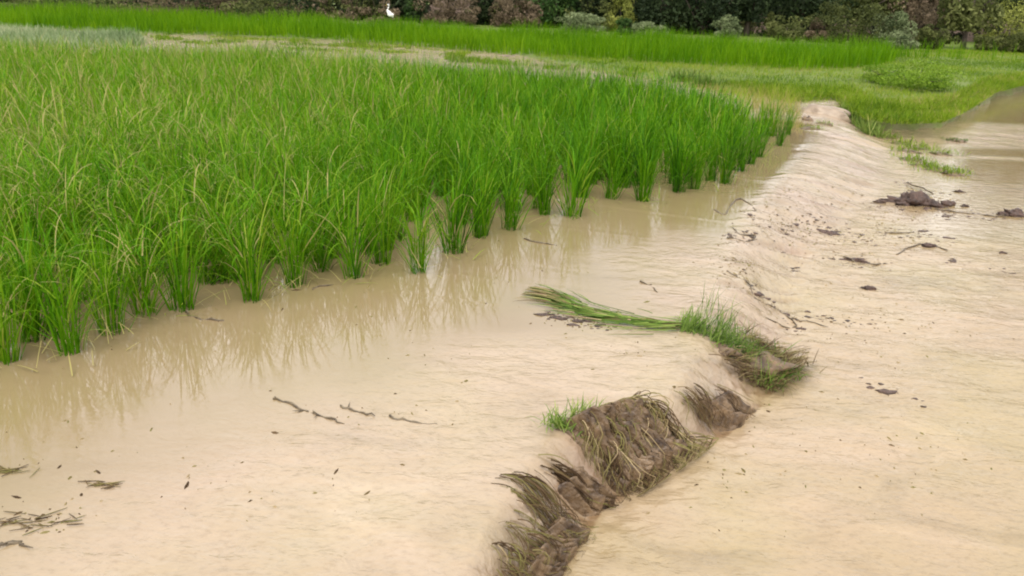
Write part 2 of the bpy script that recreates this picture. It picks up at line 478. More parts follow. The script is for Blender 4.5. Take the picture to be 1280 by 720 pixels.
# ground material: mud near the water, short green on the land
ma, t, out = nt('ground_soil_and_turf')
at = t.nodes.new('ShaderNodeAttribute'); at.attribute_name = 'turf'
geo = t.nodes.new('ShaderNodeNewGeometry')
n = noise_n(t, 2.2, 5, geo.outputs['Position'])
mud = ramp(t, [(0.3, (0.10, 0.075, 0.045)), (0.7, (0.26, 0.20, 0.135))], noise_n(t, 6, 4, geo.outputs['Position']).outputs['Fac'])
tf = ramp(t, [(0.25, (0.06, 0.095, 0.012)), (0.6, (0.12, 0.17, 0.02)), (0.8, (0.20, 0.18, 0.07))], n.outputs['Fac'])
mx = t.nodes.new('ShaderNodeMixRGB'); t.links.new(mud.outputs[0], mx.inputs[1]); t.links.new(tf.outputs[0], mx.inputs[2])
fac = math_n(t, 'ADD', at.outputs['Fac'], math_n(t, 'MULTIPLY', math_n(t, 'SUBTRACT', n.outputs['Fac'], 0.5), 0.9), True)
t.links.new(fac, mx.inputs[0])
b = t.nodes.new('ShaderNodeBsdfPrincipled'); b.inputs['Roughness'].default_value = 0.8; t.links.new(mx.outputs[0], b.inputs['Base Color'])
bp = t.nodes.new('ShaderNodeBump'); bp.inputs['Strength'].default_value = 0.5; bp.inputs['Distance'].default_value = 0.03
t.links.new(noise_n(t, 18, 4, geo.outputs['Position']).outputs['Fac'], bp.inputs['Height']); t.links.new(bp.outputs[0], b.inputs['Normal'])
t.links.new(b.outputs[0], out.inputs[0])
turf = sst(-0.25, 0.0, SDL) * sst(-0.34, -0.24, Z)
me = mesh_np('ground', np.stack([X, Y, Z], -1), Q, None, {'turf': turf.ravel()})
tag(obj('ground', me, ma), kind='structure')

X, Y, Q = fan(-1.0, 31.0, 720, 1.0, 620, back=4.0)
Z, CALM, THIN, TT = water(X, Y)
ma, t, out = nt('muddy_water')
geo = t.nodes.new('ShaderNodeNewGeometry'); pos = geo.outputs['Position']
ac = t.nodes.new('ShaderNodeAttribute'); ac.attribute_name = 'calm'
ath = t.nodes.new('ShaderNodeAttribute'); ath.attribute_name = 'thin'
mp = t.nodes.new('ShaderNodeMapping'); mp.inputs['Rotation'].default_value = (0, 0, math.radians(20)); mp.inputs['Scale'].default_value = (0.62, 1.15, 1)
t.links.new(pos, mp.inputs[0])
n1 = noise_n(t, 1.5, 6, mp.outputs[0], 0.62, 1.4)
c1 = ramp(t, [(0.30, (0.272, 0.208, 0.136)), (0.45, (0.338, 0.262, 0.176)), (0.56, (0.356, 0.276, 0.190)), (0.72, (0.412, 0.320, 0.232))], n1.outputs['Fac'])
cm = t.nodes.new('ShaderNodeMixRGB'); cm.inputs[2].default_value = (0.228, 0.172, 0.088, 1)  # calm water: less silty, plus the plants' yellow-green reflection painted into the base colour
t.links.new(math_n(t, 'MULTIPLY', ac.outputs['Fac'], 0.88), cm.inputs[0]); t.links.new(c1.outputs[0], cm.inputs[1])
cm2 = t.nodes.new('ShaderNodeMixRGB'); cm2.inputs[2].default_value = (0.190, 0.118, 0.066, 1)
t.links.new(math_n(t, 'MULTIPLY', ath.outputs['Fac'], 0.88), cm2.inputs[0]); t.links.new(cm.outputs[0], cm2.inputs[1])
# fine foam and silt flecks carried by the current
n3 = noise_n(t, 38, 3, mp.outputs[0], 0.7)
fl = ramp(t, [(0.30, (0.85, 0.83, 0.80)), (0.48, (1, 1, 1)), (0.70, (1.06, 1.055, 1.05))], n3.outputs['Fac'])
alo = t.nodes.new('ShaderNodeAttribute'); alo.attribute_name = 'lower'
n5 = noise_n(t, 0.9, 2, pos)
silt = ramp(t, [(0.35, (0.97, 0.99, 0.90)), (0.6, (1.02, 1.0, 1.04))], n5.outputs['Fac'])
sm = t.nodes.new('ShaderNodeMixRGB'); sm.blend_type = 'MULTIPLY'; sm.inputs[0].default_value = 1.0
t.links.new(cm2.outputs[0], sm.inputs[1]); t.links.new(silt.outputs[0], sm.inputs[2])
sm2 = t.nodes.new('ShaderNodeMixRGB'); sm2.blend_type = 'MULTIPLY'; sm2.inputs[2].default_value = (0.93, 0.915, 0.80, 1)
t.links.new(alo.outputs['Fac'], sm2.inputs[0]); t.links.new(sm.outputs[0], sm2.inputs[1]); cm2 = sm2
cm3 = t.nodes.new('ShaderNodeMixRGB'); cm3.blend_type = 'MULTIPLY'
t.links.new(math_n(t, 'SUBTRACT', 1.0, ac.outputs['Fac']), cm3.inputs[0])
t.links.new(cm2.outputs[0], cm3.inputs[1]); t.links.new(fl.outputs[0], cm3.inputs[2])
b = t.nodes.new('ShaderNodeBsdfPrincipled'); t.links.new(cm3.outputs[0], b.inputs['Base Color'])
b.inputs['IOR'].default_value = 1.6
rr = t.nodes.new('ShaderNodeMapRange'); rr.inputs[3].default_value = 0.10; rr.inputs[4].default_value = 0.0
t.links.new(ac.outputs['Fac'], rr.inputs[0]); t.links.new(rr.outputs[0], b.inputs['Roughness'])
n2 = noise_n(t, 9, 4, mp.outputs[0], 0.6, 0.6); n4 = noise_n(t, 34, 3, mp.outputs[0], 0.6, 0.3)
hsum = math_n(t, 'ADD', n2.outputs['Fac'], math_n(t, 'MULTIPLY', n4.outputs['Fac'], 0.16))
bp = t.nodes.new('ShaderNodeBump'); bp.inputs['Distance'].default_value = 0.02
mr = t.nodes.new('ShaderNodeMapRange'); mr.inputs[3].default_value = 0.8; mr.inputs[4].default_value = 0.026
t.links.new(ac.outputs['Fac'], mr.inputs[0]); t.links.new(mr.outputs[0], bp.inputs['Strength'])
t.links.new(hsum, bp.inputs['Height']); t.links.new(bp.outputs[0], b.inputs['Normal'])
t.links.new(b.outputs[0], out.inputs[0])
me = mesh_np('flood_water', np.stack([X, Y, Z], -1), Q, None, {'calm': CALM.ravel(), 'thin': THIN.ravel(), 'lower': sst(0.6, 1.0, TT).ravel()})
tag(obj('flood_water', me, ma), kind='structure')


def wz(x, y):
    return float(water(np.array([x], float), np.array([y], float))[0][0])


# ------------------------------------------------------------------ rice
def rice_blades(n1, n2, rng, K=4, h=0.62, wid=0.0085, cx=0.0, cy=0.0, cz=-0.05, rb=0.05, mess=1.0):
    """tillers standing from the root and leaves that branch off them"""
    a = rng.uniform(0, 2 * np.pi, n1); r = rb * np.sqrt(rng.uniform(0, 1, n1))
    b1 = np.stack([cx + r * np.cos(a), cy + r * np.sin(a), np.full(n1, cz)], 1)
    az1 = a + rng.normal(0, 1.3, n1); ln1 = np.abs(rng.normal(0.12, 0.12, n1)) * mess; L1 = h * rng.uniform(0.55, 1.10, n1)
    V1, Q1, T1, I1 = blades(b1, az1, ln1, L1, rng.uniform(-0.1, 0.5, n1) * mess, wid * rng.uniform(0.7, 1.2, n1), K, rng.uniform(-1.5, 1.5, n1), 0.45)
    a2 = rng.uniform(0, 2 * np.pi, n2); hh = rng.uniform(0.02, 0.38, n2) * h / 0.62; r2 = rb * 0.8 + hh * 0.13
    b2 = np.stack([cx + r2 * np.cos(a2) * rng.uniform(0.2, 1, n2), cy + r2 * np.sin(a2) * rng.uniform(0.2, 1, n2), cz + 0.03 + hh], 1)
    V2, Q2, T2, I2 = blades(b2, a2 + rng.normal(0, 0.9, n2), rng.uniform(0.05, 0.62, n2) * mess, h * rng.uniform(0.34, 0.72, n2),
                            rng.uniform(0.1, 1.1, n2) ** 2.0 * 1.7, wid * rng.uniform(0.7, 1.15, n2), K, rng.uniform(-0.8, 0.8, n2), 0.5)
    t1 = np.clip(rng.normal(0.42, 0.19, n1), 0.02, 0.85); t2 = np.clip(rng.normal(0.50, 0.21, n2), 0.05, 0.85)
    dead = rng.uniform(0, 1, n2) < 0.025 * mess; t2[dead] = rng.uniform(0.80, 0.97, dead.sum())
    # darker green toward the root, slightly paler toward the tip
    A1 = t1[I1]; zr = (V1[:, 2] - cz) / h
    A1 = A1 - 0.12 * (1 - sst(0.0, 0.35, zr)) + 0.04 * sst(0.7, 1.1, zr)
    return (V1, Q1, T1, A1), (V2, Q2, T2, t2[I2])


NV = 12
clump_meshes = []
for v in range(NV):
    rng = np.random.default_rng(100 + v); mb = MB()
    for V_, Q_, T_, A_ in rice_blades(50, 46, rng, 4, 0.66, mess=(1.1 if v < 7 else 2.1)): mb.add(V_, Q_, T_, A_)
    if v >= 6:                                # leaves bent right over, as on the left of the field
        k_ = 7; a_ = rng.uniform(0, 6.28, k_); h_ = rng.uniform(0.15, 0.42, k_)
        V_, Q_, T_, I_ = blades(np.column_stack([0.05 * np.cos(a_), 0.05 * np.sin(a_), h_]), a_, rng.uniform(0.2, 0.7, k_), rng.uniform(0.3, 0.5, k_), rng.uniform(1.2, 2.6, k_),
                                np.full(k_, 0.009), 6, rng.uniform(-0.5, 0.5, k_), 0.6)
        mb.add(V_, Q_, T_, rng.uniform(0.6, 0.98, k_)[I_])
    clump_meshes.append(mb.mesh('rice_clump')); clump_meshes[-1].materials.append(M_RICE)

# the clumps of the front row, each where its foot meets the water in the photograph; part by part
front = [
    (8, 452, 0.92, 'tall rice clump cut by the left edge of the photograph, foot in still water'),
    (88, 441, 0.98, 'yellow green rice clump with its foot nearest the camera, second from the left'),
    (140, 415, 0.90, 'rice clump half hidden behind the clump that stands nearest the camera'),
    (228, 386, 1.0, 'broad rice clump just left of the floating dead rice stalk'),
    (314, 376, 0.92, 'upright rice clump with bare water on both sides, just right of the floating dead stalk'),
    (368, 357, 1.0, 'dark green narrow rice clump beside the splayed clump with the pale bent leaf'),
    (441, 347, 1.02, 'splayed rice clump with a pale leaf bent low on its left'),
    (524, 340, 0.90, 'thin rice clump between the splayed clump and the straight bright green clump'),
    (566, 315, 1.10, 'straight bright green rice clump standing out by itself over white sky reflections'),
    (638, 286, 1.02, 'small dense rice clump right of the straight bright green clump'),
    (716, 271, 1.08, 'rice clump at the point where the water margin turns toward the bund'),
    (764, 248, 0.95, 'short rice clump set back between two clumps near the start of the bund'),
    (804, 251, 1.02, 'rice clump whose foot stands opposite the first ridges of the spill'),
    (868, 236, 0.92, 'rice clump set in the field corner by yellowed grass'),
    (906, 229, 0.95, 'last tall rice clump before the field corner, with a thin foot in brown water'),
    (948, 196, 0.85, 'short rice clump beside the bund at the far right corner of the field'),
]
taken = []
GR = 'rice clumps standing in the flooded field'
for i, (px, py, sc_, lab) in enumerate(front):
    p = P(px, py, 0); rng = np.random.default_rng(300 + i)
    root = empty('rice_clump', (p.x, p.y, 0), 0)
    root.scale = (sc_, sc_, sc_ * rng.uniform(0.97, 1.08))
    g1, g2 = rice_blades(int(rng.integers(38, 58)), int(rng.integers(38, 58)), rng, 4, 0.66, 0.0085, rb=rng.uniform(0.042, 0.065), mess=rng.uniform(1.1, 1.6))
    mb = MB(); mb.add(*g1); tag(mb.build('tiller_bundle', M_RICE, root), kind='stuff')
    mb = MB(); mb.add(*g2); tag(mb.build('leaf_spray', M_RICE, root), kind='stuff')
    for k in range(5):                       # the long arching leaves that stand out singly
        a = rng.uniform(0, 2 * np.pi); hh = rng.uniform(0.12, 0.32)
        if i == 6 and k == 0: a = 3.3; hh = 0.10
        V_, Q_, T_, I_ = blades(np.array([[0.03 * math.cos(a), 0.03 * math.sin(a), hh]]), np.array([a]), np.array([rng.uniform(0.3, 0.7)]),
                                np.array([rng.uniform(0.30, 0.45)]), np.array([rng.uniform(1.2, 2.2)]), np.array([0.011]), 6, np.array([0.2]), 0.6)
        mb = MB(); mb.add(V_, Q_, T_, rng.uniform(0.55, 0.95)); mb.build('leaf', M_RICE, root)
    tag(root, lab, 'rice plant', GR); taken.append((p.x, p.y))

# dead straw lying on the water round the feet of the front row
rng = np.random.default_rng(44); n_ = 240; c_ = rng.integers(0, len(front), n_); q = np.array(taken)[c_] + rng.normal(0, (0.13, 0.10), (n_, 2)) + (0.0, -0.03)
V_, Q_, T_, I_ = blades(np.column_stack([q, rng.uniform(0.0, 0.08, n_)]), rng.uniform(0, 6.28, n_), rng.uniform(0.6, 1.45, n_), rng.uniform(0.06, 0.24, n_), rng.uniform(0.1, 0.8, n_), rng.uniform(0.004, 0.008, n_), 4, rng.uniform(-1, 1, n_), 0.5)
V_[:, 2] = np.maximum(V_[:, 2], 0.003); mb = MB(); mb.add(V_, Q_, T_, rng.uniform(0.86, 1.1, n_)[I_]); tag(mb.build('dead_straw', M_RICE), kind='stuff')

# all other clumps of the near field on a jittered planting grid
sp = 0.235
gx, gy = np.meshgrid(np.arange(-20, 10, sp), np.arange(-4.0, 22, sp * 0.95))
gx = gx + (np.arange(gx.shape[0]) % 2)[:, None] * sp * 0.5
ca_, sa_ = math.cos(0.5), math.sin(0.5)
gxx = gx * ca_ - (gy - 8) * sa_; gyy = gx * sa_ + (gy - 8) * ca_ + 8
gx = (gxx + RNG.normal(0, 0.035, gx.shape)).ravel(); gy = (gyy + RNG.normal(0, 0.035, gy.shape)).ravel()
ok = pip(NEARPOLY, gx, gy) & (gy > 1.2) & (gx > -0.95 * (gy + 1.5))
gx, gy = gx[ok], gy[ok]
df, _ = pdist(FRW, gx, gy); tk = np.array(taken)
dn = np.min(np.hypot(gx[:, None] - tk[None, :, 0], gy[:, None] - tk[None, :, 1]), 1)
ok = (dn > 0.19) & ((df > 0.24) | (gx < -2.9)) & ((df > 0.9) | (RNG.uniform(0, 1, len(gx)) < 0.72))
gx, gy = gx[ok], gy[ok]
inview = np.abs(gx) < gy * 0.66 + 0.25
dist = np.hypot(gx, gy) + np.where(inview, 0, 100)
order = np.argsort(dist)
for q_, (px, py) in enumerate([(985, 168), (974, 182), (925, 214), (888, 226), (848, 240), (965, 170), (938, 205), (912, 212), (680, 268), (600, 296), (478, 330), (278, 352), (402, 338), (180, 392), (40, 425)]):
    p = P(px, py, 0); gx = np.append(gx, p.x); gy = np.append(gy, p.y); dist = np.append(dist, 0.0)
order = np.argsort(dist)
NEARN = 284
height_at = lambda x, y: 1.0 + 0.10 * float(vn(x * 0.9, y * 0.9, 71)) + random.uniform(-0.12, 0.10) - 0.22 * float(sst(2.3, 3.6, np.array(x)))
for j in order[:NEARN]:
    x, y = gx[j], gy[j]
    o = bpy.data.objects.new('rice_clump', clump_meshes[random.randrange(7) if x > -1.2 and random.random() < 0.85 else random.randrange(5, 12)]); COL.objects.link(o)
    s = height_at(x, y); o.location = (x, y, 0); o.scale = (s * random.uniform(0.9, 1.15), s * random.uniform(0.9, 1.15), s)
    o.rotation_euler = (random.gauss(0, 0.05), random.gauss(0, 0.05), random.uniform(0, 6.28))
    lab_ = 'green rice clump within the close stand behind the front row of the field'
    if x > 2.3: lab_ = 'shorter rice clump in the thinning corner of the field nearest the bund'
    elif x < -1.9: lab_ = 'olive green rice clump with bent leaves in the tangled left part of the field'
    tag(o, lab_, 'rice plant', GR)
# the rest of the field, past what can be picked apart
mb = MB(); rng = np.random.default_rng(5)
for j in order[NEARN:]:
    x, y = gx[j], gy[j]; far = y > 8
    s = height_at(x, y)
    n1, n2, K, w = (20, 16, 3, 0.0125) if far else (30, 26, 3, 0.0105)
    if np.abs(x) > y * 0.66 + 0.25: n1, n2, w = 14, 12, 0.016
    ct = rng.normal(-0.02, 0.09)
    for V_, Q_, T_, A_ in rice_blades(n1, n2, rng, K, 0.66 * s, w, x, y, -0.05, 0.07, (1.2 if x > -1.5 else 1.9)): mb.add(V_, Q_, T_, A_ + ct)
tag(mb.build('rice_stand', M_RICE), kind='stuff')
print('near rest tris', mb.tris(), 'clumps', len(gx))


def sample_poly(poly, n, rng):
    poly = np.asarray(poly); lo, hi = poly.min(0), poly.max(0); out = np.zeros((0, 2))
    while len(out) < n:
        p = rng.uniform(lo, hi, (n * 2, 2)); p = p[pip(poly, p[:, 0], p[:, 1])]
        out = np.vstack([out, p])
    return out[:n]


def parea(poly):
    p = np.asarray(poly); x, y = p[:, 0], p[:, 1]
    return abs(np.sum(x * np.roll(y, -1) - y * np.roll(x, -1))) / 2


def grass_patch(name, poly, dens, h, w, mat, rng, lean=(0.05, 0.5), K=2, tint=(0.5, 0.2), z=None, patch=None, cap=200000, thresh=-2, seed=9):
    n = int(min(cap, parea(poly) * dens)); p = sample_poly(poly, n, rng)
    if thresh > -2: p = p[vn(p[:, 0] * 1.1, p[:, 1] * 1.1, seed) + 0.4 * vn(p[:, 0] * 4, p[:, 1] * 4, seed) > thresh]
    n = len(p)
    zz = np.maximum(land_z(p[:, 0], p[:, 1])[0], -0.01) - 0.01 if z is None else np.full(n, z)
    k = 1 + 0.4 * vn(p[:, 0] * 0.8, p[:, 1] * 0.8, seed + 1)
    V_, Q_, T_, I_ = blades(np.column_stack([p, zz]), rng.uniform(0, 6.28, n), rng.uniform(*lean, n), h * rng.uniform(0.6, 1.25, n) * k,
                            rng.uniform(0, 0.8, n), w * rng.uniform(0.7, 1.3, n), K, rng.uniform(-1.5, 1.5, n), 0.5)
    ti = np.clip(rng.normal(*tint, n) + 0.30 * vn(p[:, 0] * 0.5, p[:, 1] * 0.5, seed + 2) + 0.15 * vn(p[:, 0] * 2.3, p[:, 1] * 2.3, seed + 3), 0, 1)
    mb = MB(); mb.add(V_, Q_, T_, ti[I_]); print(name, 'tris', mb.tris(), 'area', parea(poly))
    return tag(mb.build(name, mat), kind='stuff')


rng = np.random.default_rng(21)
W = lambda pts, z: [tuple(P(a, b, z)[:2]) for a, b in pts]
# far rice field
ffront = [(-260, 25), (0, 34), (180, 41), (300, 44), (400, 48), (470, 53), (560, 60), (640, 67), (830, 80), (1000, 87), (1095, 86), (1130, 72), (1290, 78), (1500, 84)]
fback = [(1500, 67), (1280, 57), (1000, 45.5), (850, 39), (640, 29), (420, 19), (200, 9.5), (0, 3), (-260, -7)]
farpoly = W(ffront, 0.05) + W(fback, 0.62)
grass_patch('far_rice_field', farpoly, 130, 0.60, 0.022, M_FAR, rng, (0.02, 0.25), 2, (0.45, 0.16), cap=150000, seed=12)
# short turf on the land right of the field
plot = W([(660, 72), (700, 80), (800, 96), (900, 113), (985, 126), (1045, 125), (1062, 137), (1085, 147), (1120, 151), (1175, 149), (1210, 131), (1235, 112),
          (1290, 101), (1500, 97), (1500, 70), (1280, 62), (1120, 62), (1000, 78), (830, 74), (690, 64)], 0.05)
grass_patch('short_grass', plot, 700, 0.11, 0.010, M_GRASS, rng, (0.1, 0.9), 2, (0.42, 0.25), cap=110000, thresh=-0.85, seed=14)
# taller growth over the cut edge of that bank
edge = W([(900, 108), (985, 127), (1045, 125), (1060, 138), (1085, 149), (1120, 154), (1178, 153), (1215, 135), (1245, 115), (1290, 104), (1400, 100), (1290, 92), (1230, 105), (1170, 130), (1100, 132), (1065, 115), (985, 112)], 0.0)
grass_patch('bank_edge_grass', edge, 1500, 0.16, 0.011, M_GRASS, rng, (0.1, 1.2), 3, (0.5, 0.25), cap=30000, seed=15)
# grass hanging down that bank to the water
q = rng.uniform((2.5, 8.0), (14.0, 19.0), (60000, 2)); zq, sq = land_z(q[:, 0], q[:, 1]); ok_ = (sq > -0.10) & (sq < 0.25) & (zq > -DROP - 0.02); q = q[ok_]; zq = zq[ok_]; n_ = len(q)
V_, Q_, T_, I_ = blades(np.column_stack([q, zq - 0.01]), rng.normal(-1.3, 1.2, n_), rng.uniform(0.3, 1.4, n_), rng.uniform(0.07, 0.17, n_), rng.uniform(0, 1.0, n_), rng.uniform(0.008, 0.014, n_), 3, rng.uniform(-1, 1, n_), 0.5)
mb = MB(); mb.add(V_, Q_, T_, np.clip(rng.normal(0.45, 0.25, n_), 0, 1)[I_]); tag(mb.build('hanging_bank_grass', M_GRASS), kind='stuff')
# yellowed thin growth behind the field corner
dry = W([(860, 108), (900, 122), (960, 150), (1000, 165), (1003, 140), (985, 126), (930, 112)], 0.0)
grass_patch('yellowed_grass', dry, 260, 0.26, 0.008, M_GRASS, rng, (0.05, 0.5), 3, (0.85, 0.15), z=-0.02, cap=9000, seed=16)
# grey weeds along the far dyke
weeds = W([(-200, 40), (0, 54), (90, 55), (150, 55), (180, 52), (165, 44), (60, 38), (-200, 24)], 0.1)
grass_patch('grey_weeds', weeds, 320, 0.30, 0.02, M_WEED, rng, (0.1, 0.8), 2, (0.6, 0.25), cap=26000, thresh=-0.9, seed=17)
band = W([(170, 52), (400, 64), (560, 76), (700, 86), (800, 98), (835, 92), (760, 76), (640, 66), (480, 50), (300, 38), (170, 34)], 0.03)
grass_patch('dyke_grass', band, 420, 0.14, 0.018, M_GRASS, rng, (0.1, 0.9), 2, (0.45, 0.25), cap=40000, thresh=0.3, seed=18)


# ------------------------------------------------------------------ bund: exposed earth, hanging grass
def bpt(s, tt, off=0.0):
    """point on the fall: s along the bund in pair units, t 0 crest .. 1 toe, off = height over the water"""
    k = s * 10; i = int(np.clip(math.floor(k), 0, NS - 2)); f = k - i
    c = CR[i] * (1 - f) + CR[i + 1] * f; q = TO[i] * (1 - f) + TO[i + 1] * f
    p = c + (q - c) * tt
    z = -DROP * float(prof(np.clip(tt, 0, 1)))
    return np.array([p[0], p[1], z + off])


def earth_patch(s0, s1, t0, t1, thick, seed, ns=60, nt_=26):
    V = []; A = []
    for i in range(ns + 1):
        u = i / ns; s = s0 + (s1 - s0) * u
        for j in range(nt_ + 1):
            v = j / nt_
            jit = 0.10 * float(vn(s * 9, 3, seed))
            tt = t0 + (t1 - t0) * v + jit * (v - 0.3)
            edge = min(1, 5 * u, 5 * (1 - u), 6 * v + 0.15, 5 * (1 - v))
            n = 0.5 * float(vn(s * 8, tt * 2.0, seed + 1)) + 0.5 * float(vn(s * 22, tt * 6, seed + 2)) + 0.4 * float(vn(s * 45, tt * 14, seed + 3))
            rib = 1 - abs(float(vn(s * 17 + tt * 1.2, tt * 0.9, seed + 4))) * 2.2
            off = -0.03 + (0.03 + thick * (0.75 + 0.6 * n + 0.8 * max(rib, -0.9))) * max(edge, 0)
            p = bpt(s, tt, off); c = bpt(s, 0); q = bpt(s, 1)
            d = (q - c)[:2]; d = d / np.linalg.norm(d); p[:2] += d * off * 0.7
            V.append(p)
    ny = nt_ + 1
    Qs = [(i * ny + j, (i + 1) * ny + j, (i + 1) * ny + j + 1, i * ny + j + 1) for i in range(ns) for j in range(nt_)]
    return np.array(V), np.array(Qs)


def hanging(s0, s1, n, rng, t0=(-0.05, 0.25), length=(0.5, 1.0), drift=(-0.10, 0.05), thick=0.03, w=0.006, tint=(0.0, 0.8), seg=7, locks=30, lw=0.035):
    """strands of flattened grass and root dragged over the fall by the water, gathered in uneven locks"""
    mb = MB(); wts = rng.uniform(0.3, 1.6, locks); wts /= wts.sum()
    for l in range(locks):
        sc = rng.uniform(s0, s1); ta = rng.uniform(*t0); LL = rng.uniform(*length); dd = rng.uniform(*drift); ti = rng.uniform(*tint)
        wid = lw * rng.uniform(0.4, 1.5); th = thick * rng.uniform(0.6, 1.5)
        for k in range(max(2, int(n * wts[l]))):
            s = sc + rng.normal(0, wid); a = ta + rng.normal(0, 0.06); L = LL * rng.uniform(0.55, 1.1); dr = dd + rng.normal(0, 0.035)
            gather = (sc - s) * rng.uniform(0.1, 0.8); off = rng.uniform(0.3, 1.2) * th; wv = rng.normal(0, 0.012); ph = rng.uniform(0, 6)
            if rng.uniform() < 0.07: dr += rng.normal(0, 0.12)
            pts = []
            for j in range(seg + 1):
                v = j / seg; tt = a + L * v
                o = off * (0.25 + 0.75 * math.sin(min(1, v * 1.5 + 0.1) * math.pi * 0.5)) * (1 if v < 0.85 else 0.5)
                p = bpt(s + dr * v + gather * v + wv * math.sin(v * 5 + ph), min(tt, 1.08), o)
                c = bpt(s, 0); q = bpt(s, 1); d = (q - c)[:2]; d /= np.linalg.norm(d); p[:2] += d * o * 0.8
                pts.append(p)
            pts = np.array(pts); ww = w * rng.uniform(0.35, 1.5)
            tn = np.gradient(pts, axis=0); sd_ = np.cross(tn, [0, -0.4, 0.9]); sd_ /= (np.linalg.norm(sd_, axis=1)[:, None] + 1e-9)
            wd = ww * (1 - np.linspace(0, 1, seg + 1) ** 2 * 0.8)
            V = np.stack([pts - sd_ * wd[:, None] / 2, pts + np.array([0, 0, ww * 0.35]), pts + sd_ * wd[:, None] / 2], 1).reshape(-1, 3)
            Qs = []
            for j in range(seg):
                Qs += [(3 * j, 3 * j + 1, 3 * j + 4, 3 * j + 3), (3 * j + 1, 3 * j + 2, 3 * j + 5, 3 * j + 4)]
            mb.add(V, np.array(Qs), None, np.clip(ti + rng.normal(0, 0.14), 0, 1))
    return mb


def tuft(c, n, rng, h, spread, w, lean, az=None, tint=(0.2, 0.8), K=4, curv=(0.1, 1.2)):
    p = np.array(c) + np.column_stack([rng.normal(0, spread[0], n), rng.normal(0, spread[1], n), np.zeros(n)])
    for i in range(n): p[i, 2] = wz(p[i, 0], p[i, 1]) + c[2] - 0.01
    a = rng.uniform(0, 6.28, n) if az is None else rng.normal(az[0], az[1], n)
    V_, Q_, T_, I_ = blades(p, a, rng.uniform(*lean, n), h * rng.uniform(0.5, 1.15, n), rng.uniform(*curv, n), w * rng.uniform(0.7, 1.3, n), K, rng.uniform(-1, 1, n), 0.5)
    return V_, Q_, T_, rng.uniform(*tint, n)[I_]


GB = 'pieces of bund left bare by the spill'
# A: the big block with a mat of hanging grass
root = empty('bund_block', tuple(bpt(4.6, 0.5)))
inv = Matrix.Translation(root.location).inverted()


def put(o, root):
    o.parent = root; o.matrix_parent_inverse = Matrix.Translation(root.location).inverted(); return o


mb = MB(); V_, Q_ = earth_patch(3.8, 5.15, 0.02, 1.03, 0.06, 61, 170, 40); mb.add(V_, Q_); put(mb.build('earth_face', M_EARTH), root)
mb = hanging(4.1, 5.35, 900, np.random.default_rng(1), thick=0.064, w=0.0054, drift=(-0.55, -0.2), locks=190, t0=(0.0, 0.7), length=(0.25, 0.75), tint=(0.0, 0.85), lw=0.014); put(mb.build('hanging_grass', M_DEAD), root)['kind'] = 'stuff'
mb = MB(); rg = np.random.default_rng(2)
for (px, py, n, az) in ((700, 536, 90, 2.9), (722, 528, 70, 1.5), (750, 524, 50, 0.5), (775, 527, 30, 0.4)):
    p = P(px, py, 0); mb.add(*tuft((p.x, p.y, 0.02), n, rg, 0.11, (0.035, 0.02), 0.006, (0.2, 1.3), (az, 1.3), (0.2, 0.9)))
put(mb.build('green_fringe', M_TUFT), root).__setitem__('kind', 'stuff')
tag(root, 'brown bund block under a mat of hanging dead grass, green tuft on its top corner', 'earth block', GB)
# B: bottom edge of the photograph
root = empty('bund_block', tuple(bpt(2.0, 0.5)))
mb = MB(); V_, Q_ = earth_patch(0.7, 2.5, 0.55, 1.02, 0.035, 66, 170, 30); mb.add(V_, Q_); put(mb.build('earth_face', M_EARTH), root)
mb = hanging(0.9, 2.4, 260, np.random.default_rng(3), t0=(0.3, 0.8), length=(0.2, 0.5), thick=0.04, w=0.0040, drift=(-0.45, -0.1), tint=(0.0, 0.6), locks=44); put(mb.build('hanging_grass', M_DEAD), root)['kind'] = 'stuff'
mb = hanging(2.2, 2.7, 80, np.random.default_rng(4), t0=(-0.05, 0.4), length=(0.4, 0.8), thick=0.03, w=0.0042, drift=(-0.5, -0.25), tint=(0.05, 0.75), locks=18, lw=0.05); put(mb.build('dragged_stalks', M_DEAD), root)['kind'] = 'stuff'
tag(root, 'low bare stretch of bund at the bottom of the photograph with thin trailing stalks', 'earth block', GB)
# C: dark ribs right of the big block
root = empty('bund_block', tuple(bpt(6.2, 0.5)))
mb = MB(); V_, Q_ = earth_patch(5.85, 6.40, 0.5, 1.02, 0.04, 69, 90, 30); mb.add(V_, Q_); put(mb.build('earth_face', M_EARTH), root)
mb = hanging(5.85, 6.4, 90, np.random.default_rng(6), t0=(0.25, 0.6), length=(0.3, 0.6), thick=0.045, w=0.0045, drift=(-0.3, -0.1), tint=(0.0, 0.5), locks=16); put(mb.build('hanging_grass', M_DEAD), root)['kind'] = 'stuff'
tag(root, 'narrow dark ribbed piece of bund just below the grassy knob', 'earth block', GB)
root = empty('bund_block', tuple(bpt(3.05, 0.7)))
mb = MB(); V_, Q_ = earth_patch(2.75, 3.35, 0.45, 1.03, 0.04, 75, 80, 26); mb.add(V_, Q_); put(mb.build('earth_face', M_EARTH), root)
mb = hanging(2.85, 3.3, 70, np.random.default_rng(16), t0=(0.2, 0.55), length=(0.35, 0.7), thick=0.045, w=0.006, drift=(-0.05, 0.15), tint=(0.0, 0.6), locks=12); put(mb.build('hanging_grass', M_DEAD), root)['kind'] = 'stuff'
tag(root, 'small dark rib of earth between the grassy bund block and the lowest stretch', 'earth block', GB)

